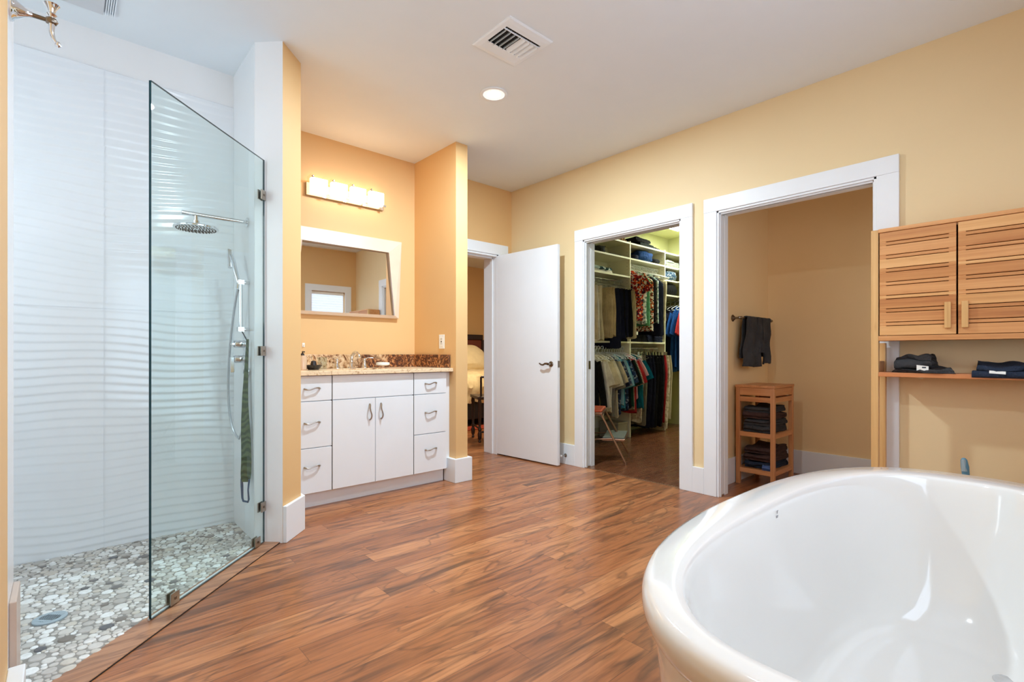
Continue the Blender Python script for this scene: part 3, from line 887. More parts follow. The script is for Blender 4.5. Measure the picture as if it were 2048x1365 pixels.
B(XF + .031, XK - .031, YA - .028, YA - .006, .93, .99).build('side_rail', M_BX, t, bevel=.002)
ymid = (YA - .0335 + YZ + .033) / 2
DT, DB = 1.680, 1.1285
def slat_door(ya, yb, hy):
    """frame of two stiles with alternating wide and narrow slats"""
    root = None
    m = MB(); z = DT; wide, nar, gp = .0335, .0155, .0035
    tot = DT - DB; n = 8; gaps = 2 * (n - 1) ; wide = (tot - (n - 1) * nar - gaps * gp) / n
    st = .028; k = 0; z = DT; zs = []
    for i in range(2 * n - 1):
        h = wide if i % 2 == 0 else nar
        m.cur = (i * 7 + int(hy * 100)) % 5 % 3; m.box(XF + .001, XF + .013, ya + .002, yb - .002, z - h, z); zs.append((z - h, z)); z -= h + gp
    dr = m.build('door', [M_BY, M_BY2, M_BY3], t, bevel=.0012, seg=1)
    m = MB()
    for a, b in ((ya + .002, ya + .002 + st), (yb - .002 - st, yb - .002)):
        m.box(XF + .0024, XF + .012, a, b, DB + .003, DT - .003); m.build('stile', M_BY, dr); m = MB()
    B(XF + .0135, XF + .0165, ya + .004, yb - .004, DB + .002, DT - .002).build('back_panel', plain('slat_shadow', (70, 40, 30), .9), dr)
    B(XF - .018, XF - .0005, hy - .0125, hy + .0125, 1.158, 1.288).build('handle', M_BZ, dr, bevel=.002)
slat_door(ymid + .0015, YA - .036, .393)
slat_door(YZ + .036, ymid - .0015, .329)


# ------------------------------------------------------------------ folded cloth
def folded(name, c, L, D, th, n, mat, parent=None, seed=0, rotz=0, droop=0.0, roll=False, mats=None, wild=1.0):
    """towel folded n times: a thick sheet snaking back and forth, swept along its length; c = bottom centre"""
    rnd = random.Random(seed); path = []
    for k in range(n):
        z = th * (k + .5); d = D / 2 * (1 - .05 * rnd.random()); xs = [(-1 + 2 * i / 8) * d for i in range(9)]
        if k % 2: xs.reverse()
        path += [(x, z) for x in xs]
        if k < n - 1:
            e = xs[-1]; s = 1 if e > 0 else -1
            path += [(e + s * th * .42, z + th * .2), (e + s * th * .5, z + th * .5), (e + s * th * .42, z + th * .8)]
    m = MB(); NL = 14; rings = []
    P = [Vector((p[0], 0, p[1])) for p in path]
    left, right = [], []
    for i, p in enumerate(P):
        dd = (P[min(i + 1, len(P) - 1)] - P[max(i - 1, 0)]).normalized(); nn = Vector((-dd.z, 0, dd.x))
        left.append(p + nn * th * .46); right.append(p - nn * th * .46)
    loop = left + right[::-1]
    ca, sa = math.cos(rotz), math.sin(rotz)
    for j in range(NL + 1):
        y = (-.5 + j / NL) * L; r = []
        for p in loop:
            w_ = noise.noise(Vector((p.x * 7, y * 6, p.z * 9 + seed * 3.1))) ; w2 = noise.noise(Vector((p.x * 16 + 5, y * 14, seed * 1.7 + p.z * 30)))
            top = min(1, p.z / (th * n))
            zz = max(.001, p.z * (1 + .42 * wild * w_ * top) + w2 * wild * th * .7 * top)
            xx = p.x + (w2 * .014 + w_ * .012) * wild; yy = y * (1 - .07 * top * wild) + (w_ * .022 + w2 * .008) * wild
            if j in (0, NL): xx *= .985; zz = zz * .97
            r.append((c[0] + xx * ca - yy * sa, c[1] + xx * sa + yy * ca, c[2] + zz))
        rings.append(r)
    m.rings(rings)
    return m.build(name, mats or mat, parent, smooth=True, angle=70)


t = thing('folded_towel', 'charcoal folded towel with white tag on the bamboo cabinet shelf', 'towel', (3.36, .50, .93))
folded('towel_body', (3.385, .525, .9305), .17, .15, .0185, 4, M_GREYT, t, 3, wild=1.9)
o = folded('towel_fold', (3.366, .505, .9305), .245, .16, .015, 2, M_GREYT, t, 8, wild=1.6)
m = MB(); m.obox((3.279, .492, .954), (.0012, 0, 0), (0, .024, .003), (0, 0, .015)); tg = m.build('care_tag', M_PLAST, t)
tg['label'] = 'white sewn-in tag'
B(3.2772, 3.2777, .478, .494, .956, .963).build('tag_print', plain('print_navy', (40, 60, 80), .6), tg)
t = thing('folded_towel', 'slate blue folded towel overhanging the right end of the cabinet shelf', 'towel', (3.36, .17, .93))
folded('towel_body', (3.378, .175, .9305), .25, .16, .017, 3, M_NAVYT, t, 12, wild=1.7)
m = MB(); rings = []
for j in range(13):
    y = .06 + (.305 - .06) * j / 12; w_ = .004 * math.sin(j * 1.3)
    rings.append([(3.272 + w_, y, .915), (3.266 + w_, y, .922), (3.266 + w_, y, .937 + w_), (3.276, y, .946), (3.31, y, .949), (3.31, y, .936), (3.2805, y, .933), (3.2775, y, .917)])
m.rings(rings); m.build('towel_overhang', M_NAVYT, t, smooth=True, angle=80)
m = MB(); m.obox((3.2655, .215, .942), (.001, 0, .001), (0, .028, .002), (0.0025, 0, .0055)); m.build('care_tag', M_PLAST, t)

# ------------------------------------------------------------------ bamboo towel stand in the towel room
SX0, SX1, SY0, SY1 = 4.0, 4.40, 1.475, 1.765
t = thing('bamboo_stand', 'narrow bamboo shelf stand with three tiers in the towel room', 'shelf stand', ((SX0 + SX1) / 2, (SY0 + SY1) / 2, 0))
L = .03
for xx in (SX0, SX1 - L):
    for yy in (SY0, SY1 - L): B(xx, xx + L, yy, yy + L, 0, .765).build('leg', M_BSZ, t, bevel=.002)
B(SX0 - .004, SX1 + .004, SY0 - .004, SY1 + .004, .765, .785).build('top_board', M_BSX, t, bevel=.002)
for z0, z1 in ((.705, .763), (.655, .692)):
    B(SX0 + .003, SX0 + .016, SY0 + L, SY1 - L, z0, z1).build('slat_rail', M_BSY, t, bevel=.0015)
    B(SX0 + L, SX1 - L, SY0 + .003, SY0 + .016, z0, z1).build('slat_rail', M_BSX, t, bevel=.0015)
    B(SX1 - .016, SX1 - .003, SY0 + L, SY1 - L, z0, z1).build('slat_rail', M_BSY, t, bevel=.0015)
for zz in (.415, .13):
    B(SX0 + .003, SX0 + .02, SY0 + L, SY1 - L, zz - .035, zz).build('rail', M_BSY, t, bevel=.0015)
    B(SX0 + L, SX1 - L, SY0 + .003, SY0 + .02, zz - .035, zz).build('rail', M_BSX, t, bevel=.0015)
    B(SX0 + L, SX1 - L, SY1 - .02, SY1 - .003, zz - .035, zz).build('rail', M_BSX, t, bevel=.0015)
    B(SX0 + .02, SX1 - .01, SY0 + .02, SY1 - .02, zz - .012, zz - .002).build('shelf', M_BSX, t)
def towel(lab, c, L_, D_, th, n, mat, seed, grp=None):
    o = folded('folded_towel', c, L_, D_, th, n, mat, None, seed); tag(o, lab, 'towel', grp); return o
cx, cy = 4.20, 1.62
z = .415
for i, (mt, th, n, lab) in enumerate(((M_GREYT, .018, 3, 'dark grey towel at the bottom of the stack on the middle shelf of the stand'),
                                  (M_GREYT, .016, 3, 'charcoal towel second from the bottom on the middle shelf of the stand'),
                                  (M_BRNT, .016, 3, 'dark brown towel third from the bottom on the middle shelf of the stand'),
                                  (M_GREYT, .014, 3, 'charcoal towel on top of the stack on the middle shelf of the stand'))):
    towel(lab, (cx, cy, z), .215 - .006 * i, .33, th, n, mt, 20 + i); z += th * n + .001
z = .13
for i, (mt, th, n, lab) in enumerate(((M_NAVYT, .019, 3, 'slate blue towel at the bottom of the stack on the lowest shelf of the stand'),
                                  (M_BRNT, .019, 3, 'brown towel in the middle of the stack on the lowest shelf of the stand'),
                                  (M_BRNT, .016, 3, 'dark brown towel on top of the stack on the lowest shelf of the stand'))):
    towel(lab, (cx + .02, cy, z), .215, .33, th, n, mt, 30 + i); z += th * n + .001
o = towel('small rolled blue washcloth at the front of the lowest stand shelf', (4.045, 1.545, .13), .06, .04, .012, 3, M_BLUET, 40)

# towel bar with two towels
t = thing('towel_bar', 'nickel towel bar with ornate ends on the towel room wall', 'towel bar', (4.3, 1.795, 1.317))
for x in (4.01, 4.60):
    m = MB(); m.lathe([(.028, 0), (.027, -.004), (.022, -.008), (.016, -.014), (.009, -.022), (.008, -.055), (.012, -.06), (.013, -.068), (.008, -.078), (0, -.08)], (x, 1.795, 1.317), 'Y', 22)
    m.build('bracket', M_DKNICK, t, smooth=True)
m = MB(); m.tube([(4.0, 1.73, 1.317), (4.61, 1.73, 1.317)], .0075, 12)
m.lathe([(.0, -.03), (.010, -.024), (.012, -.014), (.008, -.006), (.010, 0)], (4.0, 1.73, 1.317), 'X', 14); m.lathe([(.010, 0), (.008, .006), (.012, .014), (.010, .024), (0, .03)], (4.61, 1.73, 1.317), 'X', 14)
m.build('bar', M_DKNICK, t, smooth=True)


def hung_towel(lab, x0, x1, zb_f, zb_b, seed, flare=0.0):
    m = MB(); ybar, zbar = 1.73, 1.317; path = []
    for i in range(13): path.append((-.014 - .004 * math.sin(i), zb_f + (zbar - zb_f) * i / 12))
    for a in (30, 60, 90, 120, 150): path.append((-.015 * math.cos(math.radians(a)), zbar + .015 * math.sin(math.radians(a))))
    for i in range(10): path.append((.015 + .003 * math.sin(i), zbar - (zbar - zb_b) * i / 9))
    th = .009; rings = []; NL = 12
    P = [Vector((0, p[0], p[1])) for p in path]; lf, rt = [], []
    for i, p in enumerate(P):
        d_ = (P[min(i + 1, len(P) - 1)] - P[max(0, i - 1)]).normalized(); nn = Vector((0, -d_.z, d_.y)); lf.append(p + nn * th / 2); rt.append(p - nn * th / 2)
    loop = lf + rt[::-1]
    for j in range(NL + 1):
        u = j / NL; r = []
        for p in loop:
            dz = (zbar - p.z); x = x0 + (x1 - x0) * u + (u - .5) * flare * dz
            w_ = .016 * math.sin(u * 9 + seed) * min(1, dz * 4) + .008 * noise.noise(Vector((u * 6, dz * 9, seed)))
            r.append((x + .015 * noise.noise(Vector((dz * 5, u * 3, seed + 4))) * dz * 3, ybar + p.y * (1 + 0 * dz) + min(w_, .03) * (1 if p.y < 0 else .3) - (.008 if p.y < 0 else 0), p.z + (.005 * math.sin(u * 5 + seed) if dz > .28 else 0)))
        rings.append(r)
    m.rings(rings)
    return tag(m.build('hand_towel', M_GREYT, None, smooth=True, angle=70), lab, 'towel')


hung_towel('grey hand towel bunched on the left half of the towel bar', 4.09, 4.26, .925, .99, 1.3, .34)
hung_towel('short grey towel fold over the middle of the towel bar', 4.285, 4.36, 1.04, .98, 3.3, .1)
hung_towel('grey hand towel on the right half of the towel bar', 4.375, 4.55, .945, 1.0, 5.1, .1)

# ------------------------------------------------------------------ vanity
t = thing('vanity_cabinet', 'white flat-front vanity cabinet with drawers and two doors', 'vanity', (1.69, 3.6, 0))
m = MB(); m.box(1.042, 2.30, 3.349, YB, .105, .884); m.box(2.30, 2.343, 3.36, YB, .105, .884); m.box(1.042, 2.31, 3.40, 3.42, 0, .105)
m.build('carcass', M_CAB, t)
def bow_handle(c, axis, parent, L_=.05):
    """wavy bow pull: standoff feet and an S-curved flattened bar"""
    m = MB(); pts = []; rr = []
    for i in range(15):
        u = -1 + 2 * i / 14
        a = u * L_; sgn = .006 * math.sin(u * PI); out = .020 * (1 - u ** 4) ** .5 + .002 if abs(u) < 1 else .002
        y = c[1] - out
        pts.append((c[0] + a, y, c[2] + sgn) if axis == 'X' else (c[0] + sgn, y, c[2] - a)); rr.append(.0042 + .0018 * abs(u) ** 2)
    m.tube(pts, rr, 8); return m.build('handle', M_NICKEL, parent, smooth=True)
FY = 3.33; g = .0015
def front(nm, xa, xb, za, zb, hand=None, vert=False):
    o = B(xa + g, xb - g, FY, FY + .018, za + g, zb - g).build(nm, M_CAB, t, bevel=.001, seg=1)
    if hand: bow_handle((hand[0], FY, hand[1]), 'Z' if vert else 'X', o, .052 if not vert else .056)
    return o
for xa, xb in ((1.044, 1.361), (1.997, 2.295)):
    xm = (xa + xb) / 2 + (.0 if xa > 1.5 else .025)
    for za, zb in ((.717, .884), (.408, .714), (.108, .405)): front('drawer', xa, xb, za, zb, (xm, zb - (.085 if zb > .8 else .14 if zb > .5 else .12)))
front('false_front', 1.364, 1.994, .717, .884)
front('door', 1.364, 1.679, .108, .714, (1.635, .615), True)
front('door', 1.680, 1.994, .108, .714, (1.722, .615), True)
for xa in (1.360, 1.993): B(xa, xa + .005, FY + .004, FY + .0185, .108, .884).build('reveal_shade', M_DARK, t)  # dark strips stand in for the shade in the gaps between columns
# granite counter with an undermount basin
t = thing('granite_countertop', 'cream and brown granite vanity countertop with backsplash', 'countertop', (1.69, 3.6, .885))
x0, x1, y0, y1, zc0, zc1 = 1.041, 2.344, 3.305, 3.899, .8865, .915
m = MB(); N = 48; sc = (1.70, 3.60, .21, .155)
def rect_pt(a):
    c_, s_ = math.cos(a), math.sin(a); k = min((x1 - sc[0] if c_ > 0 else sc[0] - x0) / max(1e-6, abs(c_)), (y1 - sc[1] if s_ > 0 else sc[1] - y0) / max(1e-6, abs(s_)))
    return sc[0] + c_ * k, sc[1] + s_ * k
angs = [2 * PI * k / N for k in range(N)] + [math.atan2(yy - sc[1], xx - sc[0]) % (2 * PI) for xx in (x0, x1) for yy in (y0, y1)]
angs.sort(); N = len(angs)
R = lambda z: [rect_pt(a) + (z,) for a in angs]
Ei = lambda z, k=1: [(sc[0] + sc[2] * k * math.cos(a), sc[1] + sc[3] * k * math.sin(a), z) for a in angs]
m.rings([Ei(zc0), R(zc0), R(zc1), Ei(zc1), Ei(zc0)], False, False)
o = m.build('slab', [M_GRAN, M_GREDGE], t, bevel=.003)
for p in o.data.polygons:
    if p.normal.y < -.8 and p.center.y < 3.35: p.material_index = 1
    if p.normal.z > .8: p.material_index = 1
B(x0, x1 - .02, 3.879, 3.899, .916, 1.024).build('backsplash', M_GRAN, t, bevel=.002)
B(x1 - .02, x1, 3.345, 3.899, .916, 1.024).build('side_splash', M_GRAN, t, bevel=.002)
m = MB(); m.rings([Ei(.8868, 1.02), Ei(.86, .99), Ei(.80, .85), Ei(.765, .55), Ei(.755, .1)], False, True)
m.build('sink_basin', plain('porcelain', (236, 234, 228), .1), t, smooth=True)
# faucet, three pieces
t = thing('basin_faucet', 'chrome curved basin faucet with two lever handles', 'faucet', (1.72, 3.82, .915))
m = MB(); m.lathe([(.026, 0), (.026, .008), (.017, .02), (.014, .06)], (1.715, 3.81, .915), 'Z', 24)
pts = []; rr = []
for i in range(15):
    a = PI * i / 14 * .92; pts.append((1.715 + .012 * i / 14, 3.81 - .058 + .058 * math.cos(a), .985 + .055 * math.sin(a) + .0 * i)); rr.append(.014 - .002 * abs(i - 7) / 7 + (.003 if i > 10 else 0))
m.tube([(1.715, 3.81, .96)] + pts, [.014] + rr, 14)
m.build('spout', M_CHROME, t, smooth=True)
for x, s in ((1.60, -1), (1.83, 1)):
    m = MB(); m.lathe([(.026, 0), (.025, .01), (.016, .035), (.011, .06), (.014, .068), (.012, .076), (0, .08)], (x, 3.82, .915), 'Z', 22)
    hb = m.build('handle_base', M_CHROME, t, smooth=True)
    m = MB(); m.tube([(x, 3.82, .988), (x + s * .03, 3.81, .998), (x + s * .068, 3.80, .995)], [.008, .006, .0045], 10, flat=.6); m.build('lever', M_CHROME, hb, smooth=True)
# soap dish, tray with pump, lotion box
t = thing('soap_dish', 'white round soap dish on a small glass foot beside the faucet', 'soap dish', (2.02, 3.70, .915))
MB().lathe([(.028, 0), (.014, .006), (.012, .016), (.03, .022)], (1.93, 3.70, .915), 'Z', 24).build('foot', plain('foot_glass', (222, 196, 176), .1), t, smooth=True)
MB().lathe([(.03, .020), (.052, .024), (.055, .032), (.052, .044), (.035, .047), (0, .048)], (1.93, 3.70, .915), 'Z', 32).build('dish', plain('soap_cream', (230, 232, 222), .35), t, smooth=True)
t = thing('dark_bowl', 'small black dish with an upturned black cup in it on the counter', 'dish', (1.32, 3.62, .915))
m = MB(); m.lathe([(.035, 0), (.038, .002), (.062, .034), (.059, .034), (.036, .006), (0, .005)], (1.345, 3.62, .915), 'Z', 30); m.build('bowl', plain('bowl_black', (34, 34, 36), .3), t, smooth=True)
m = MB(); m.lathe([(.022, .006), (.022, .03), (.017, .062), (.006, .066), (0, .067)], (1.345, 3.62, .915), 'Z', 20); m.build('cup', plain('cup_black', (40, 40, 44), .25), t, smooth=True)
m = MB(); m.tube([(1.345, 3.62, .98), (1.347, 3.62, 1.0), (1.338, 3.62, 1.02)], [.003, .004, .001], 8); m.build('wick', plain('wick_tan', (190, 140, 90), .6), t)
t = thing('soap_pump', 'tall clear soap bottle with dark pump at the left end of counter', 'soap bottle', (1.26, 3.60, .915))
m = MB(); m.lathe([(.026, 0), (.030, .004), (.030, .085), (.024, .098), (.012, .104)], (1.268, 3.62, .915), 'Z', 24); m.build('bottle', plain('bottle_beige', (206, 178, 150), .15), t, smooth=True)
m = MB(); m.lathe([(.012, .103), (.012, .116), (.005, .12), (.005, .132)], (1.268, 3.62, .915), 'Z', 14); m.tube([(1.268, 3.62, 1.045), (1.268, 3.585, 1.043)], .005, 8); m.build('pump', plain('pump_dark', (60, 56, 54), .3), t, smooth=True)
t = thing('folded_washcloth', 'grey and white tumbler lying behind the black dish by the backsplash', 'tumbler', (1.5, 3.8, .915))
m = MB(); m.lathe([(.026, 0), (.032, .002), (.036, .09), (.033, .09), (.029, .006), (0, .005)], (1.47, 3.78, .915), 'Z', 26); m.build('tumbler_body', clear_glass('tumbler_glass', (.9, .93, .92, 1)), t, smooth=True)
t.name = 'glass_tumbler'; t['label'] = 'clear glass tumbler between the black dish and the faucet'
# outlet, tiny hook
t = thing('wall_outlet', 'white electrical outlet on the wing wall beside the vanity', 'outlet', (2.345, 3.467, 1.13))
B(2.3395, 2.345, 3.43, 3.504, 1.072, 1.188).build('cover_plate', M_PLAST, t, bevel=.002)
m = MB(); m.box(2.338, 2.34, 3.45, 3.484, 1.09, 1.170); oo = m.build('receptacle', M_PLAST, t, bevel=.001)
m = MB()
for z in (1.108, 1.147):
    m.box(2.3372, 2.3385, 3.458, 3.461, z, z + .01); m.box(2.3372, 2.3385, 3.472, 3.475, z, z + .01)
m.box(2.3372, 2.3385, 3.461, 3.473, 1.124, 1.136); m.build('slot', M_DARK, oo)
t = thing('adhesive_hook', 'tiny white adhesive hook on the wall left of the mirror', 'hook', (1.37, YB, 1.09))
B(1.362, 1.382, YB - .004, YB, 1.08, 1.112).build('pad', M_PLAST, t, bevel=.002)
MB().tube([(1.372, YB - .004, 1.095), (1.372, YB - .014, 1.088), (1.372, YB - .016, 1.10)], .003, 8).build('prong', M_PLAST, t, smooth=True)

# ------------------------------------------------------------------ mirror
t = thing('wall_mirror', 'cream framed mirror with tapering frame above the vanity', 'mirror', (1.705, YB, 1.66))
CX = 1.705
out_ = [(CX - .493, 2.0), (CX + .493, 2.0), (CX + .464, 1.332), (CX - .464, 1.332)]
inn_ = [(CX - .359, 1.889), (CX + .359, 1.889), (CX + .415, 1.357), (CX - .415, 1.357)]
inb_ = [(CX - .362, 1.892), (CX + .362, 1.892), (CX + .42, 1.354), (CX - .42, 1.354)]
m = MB()
def q4(pts, y): return [(p[0], y, p[1]) for p in pts]
m.rings([q4(out_, YB - .002), q4(out_, YB - .03), q4([(CX + (p[0] - CX) * .992, 1.666 + (p[1] - 1.666) * .99) for p in out_], YB - .036), q4(inn_, YB - .052), q4(inb_, YB - .024), q4(inb_, YB - .002)], False, False)
m.build('frame', plain('frame_cream', (226, 208, 188), .35), t, bevel=.001)
m = MB(); tl = lambda pts, y: [(p[0], y - (p[0] - CX) * .020, p[1]) for p in pts]
m.rings([tl(inb_, YB - .016), tl(inb_, YB - .009)])
gl = m.build('mirror_glass', plain('mirror_silver', (236, 236, 234), .015, 1, var=0), t)

# ------------------------------------------------------------------ vanity light bar
t = thing('vanity_light', 'four-shade glowing glass bath bar light above the mirror', 'wall lamp', (1.707, YB, 2.31))
B(1.385, 2.03, YB - .022, YB, 2.245, 2.345).build('back_plate', plain('plate_nickel', (206, 190, 172), .25, .9), t, bevel=.003)
E_V = emit('lamp_glass', (255, 218, 176), VAN)
for i in range(4):
    xa = 1.398 + i * .158
    m = MB(); m.box(xa + .006, xa + .132, YB - .085, YB - .035, 2.262, 2.372)
    sh = m.build('glass_shade', E_V, t, bevel=.006)
    B(xa - .006, xa - .0005, YB - .10, YB - .02, 2.252, 2.385).build('glass_fin', clear_glass('fin_glass', (.95, .95, .93, 1)), sh)
    MB().lathe([(.009, 0), (.009, -.012), (.005, -.016)], (xa + .012, YB - .088, 2.372), 'Y', 14).build('knob', M_NICKEL, sh, smooth=True)
    B(xa + .118, xa + .142, YB - .096, YB - .084, 2.256, 2.27).build('clip', M_NICKEL, sh)


# ------------------------------------------------------------------ ceiling fittings
def can_light(x, y, lab, strength, grp=None):
    t = thing('recessed_light', lab, 'ceiling light', (x, y, H), grp)
    MB().lathe([(.090, -.0005), (.090, -.006), (.086, -.008), (.070, -.006), (.068, .0)], (x, y, H), 'Z', 40, False).build('trim_ring', M_TRIM, t, smooth=True)
    MB().lathe([(.069, -.0055), (.06, -.004), (.045, -.0035)], (x, y, H), 'Z', 40, False).build('baffle', emit('can_baffle', (255, 250, 244), .45), t, smooth=True)
    MB().lathe([(.046, -.0035), (.03, -.003), (.001, -.003)], (x, y, H), 'Z', 32).build('lens', emit('can_lens', (255, 248, 238), CANW * 2), t)
    ld = bpy.data.lights.new('downlight', 'AREA'); ld.shape = 'DISK'; ld.size = .12; ld.energy = strength; ld.color = (.76, .90, 1)
    lo = bpy.data.objects.new('downlight', ld); COL.objects.link(lo); lo.location = (0, 0, -.012); lo.parent = t
    return t


can_light(2.10, 2.505, 'round white recessed ceiling light beside the ceiling vent', CAN)
can_light(.75, 1.05, 'added recessed ceiling light, unseen above the camera', CAN * .35)  # extra lamp put in out of view to light the room
# supply vent
VX0, VX1, VY0, VY1 = 1.672, 1.985, 1.868, 2.18
t = thing('ceiling_vent', 'square white ceiling air vent with angled louvres', 'vent', ((VX0 + VX1) / 2, (VY0 + VY1) / 2, H))
m = MB(); o_ = [(VX0, VY0), (VX1, VY0), (VX1, VY1), (VX0, VY1)]; k = .032; i_ = [(VX0 + k, VY0 + k), (VX1 - k, VY0 + k), (VX1 - k, VY1 - k), (VX0 + k, VY1 - k)]
zz = lambda p, z: [(a, b, z) for a, b in p]
k2 = .006; j_ = [(VX0 + k2, VY0 + k2), (VX1 - k2, VY0 + k2), (VX1 - k2, VY1 - k2), (VX0 + k2, VY1 - k2)]
m.rings([zz(o_, H), zz(o_, H - .004), zz(j_, H - .009), zz(i_, H - .012), zz(i_, H - .001)], False, False); m.build('frame', M_TRIM, t)
B(VX0 + k, VX1 - k, VY0 + k, VY1 - k, H - .0015, H - .0005).build('duct', M_DARK, t)
IX0, IX1, IY0, IY1 = VX0 + k, VX1 - k, VY0 + k, VY1 - k
# side panels running along X at both Y ends
B(IX0, IX1, IY0, IY0 + .030, H - .012, H - .010).build('side_panel', M_TRIM, t)
B(IX0, IX1, IY1 - .062, IY1, H - .012, H - .010).build('side_panel', M_TRIM, t)
B(IX0, IX1, IY0 + .043, IY0 + .048, H - .016, H - .010).build('crossbar', M_TRIM, t)
n = 8; w_ = (IX1 - IX0) / n
for i in range(n):
    xc = IX0 + w_ * (i + .5); a = math.radians(62 if i < 4 else -44)
    dv = Vector((math.cos(a), 0, math.sin(a))) * (.013 if i < 4 else .0125)
    MB().obox((xc, (IY0 + .048 + IY1 - .062) / 2, H - .012), dv, (0, (IY1 - .062 - IY0 - .048) / 2, 0), Vector((-dv.z, 0, dv.x)).normalized() * .0006).build('louvre', M_TRIM, t)
# exhaust grille above the shower
t = thing('exhaust_fan', 'ribbed white exhaust fan cover on the shower ceiling, upper left', 'fan', (.0, 3.0, H))
m = MB(); m.box(-.20, .155, 2.85, 3.205, H - .016, H); m.build('fan_cover', plain('fan_grey', (206, 208, 212), .5), t, bevel=.003)
for i in range(5): B(.160 + i * .0085, .1645 + i * .0085, 2.85, 3.205, H - .014, H).build('rib', M_TRIM, t)

# ------------------------------------------------------------------ closet shelving
t = thing('closet_shelving', 'cream melamine closet shelving with upright dividers', 'shelving', (5.2, 3.78, 0))
SF = 3.60
for x in (4.36, 5.205, 6.005): B(x, x + .018, SF, 3.948, 0, 2.42).build('divider', M_MELA, t, bevel=.001, seg=1)
def shelf(x0, x1, z, y0=SF, y1=3.948): return B(x0, x1, y0, y1, z - .02, z).build('shelf', M_MELA, t, bevel=.001, seg=1)
for xa, xb in ((4.379, 5.204), (5.224, 6.004)):
    shelf(xa, xb, 2.405); shelf(xa, xb, 2.215); shelf(xa, xb, 1.18)
shelf(3.66, 4.359, 2.405); shelf(3.66, 4.359, 2.215); shelf(4.379, 5.204, 1.985)
m = MB(); m.box(4.379, 5.204, 3.942, 3.949, .1, 2.4); m.box(5.224, 6.004, 3.942, 3.949, .1, 2.4); m.build('back_board', M_MELA, t)
for z in (2.40, 2.21, 2.03, 1.83): B(6.024, 6.678, 3.60, 3.948, z - .02, z).build('shelf', M_MELA, t); B(6.33, 6.678, 2.4, 3.5995, z - .02, z).build('shelf', M_MELA, t)
m = MB()
for xx in (5.203, 6.003):
    for k in range(26):
        for yy in (3.64, 3.90):
            m.box(xx - .0006, xx + .0004, yy - .003, yy + .003, 1.25 + k * .043, 1.256 + k * .043)
pp = m.build('peg_hole', M_DARK, t); pp['kind'] = 'stuff'
RODY = 3.71
for xa, xb, z, nm in ((4.379, 5.204, 1.93, 0), (5.224, 6.004, 2.145, 0), (4.379, 5.204, 1.10, 0), (5.224, 6.004, 1.10, 0)):
    MB().tube([(xa, RODY, z), (xb, RODY, z)], .013, 12).build('rod', M_CHROME, t, smooth=True)
MB().tube([(6.42, 2.4, 1.765), (6.42, 3.945, 1.765)], .013, 12).build('rod', M_CHROME, t, smooth=True)


# ------------------------------------------------------------------ hangers and clothes
def hanger_mesh(kind):
    m = MB(); r = .0042 if kind == 'plastic' else .0016; hs = [(0, 0, -.055)]
    R_ = .020
    for i in range(10):
        a = math.radians(-90 + 27 * i); hs.append((0, -R_ * math.cos(a) * 1, -.0 + R_ * math.sin(a) - .004))
    m.tube(hs, r, 6)
    pts = [(0, -.205, -.125), (0, -.16, -.105), (0, -.02, -.058), (0, .02, -.058), (0, .16, -.105), (0, .205, -.125), (0, .19, -.137), (0, -.19, -.137), (0, -.205, -.125)]
    if kind == 'clip': pts = [(0, -.17, -.06), (0, .17, -.06)]
    m.tube(pts, r, 6)
    if kind == 'clip':
        for s in (-1, 1): m.box(-.008, .008, s * .15 - .012, s * .15 + .012, -.095, -.05)
    return m


HM = {'plastic': hanger_mesh('plastic').build('coat_hanger', M_PLAST, smooth=True),
      'wire': hanger_mesh('wire').build('coat_hanger', M_CHROME, smooth=True),
      'clip': hanger_mesh('clip').build('coat_hanger', M_CHROME, smooth=True)}
HUSED = set()


def hanger(kind, x, y, z, label, group, rot=0.0, tilt=0.0):
    if kind not in HUSED: o = HM[kind]; HUSED.add(kind)
    else: o = HM[kind].copy(); COL.objects.link(o)
    o.location = (x, y, z); o.rotation_euler = (tilt, 0, rot)
    return tag(o, label, 'hanger', group)


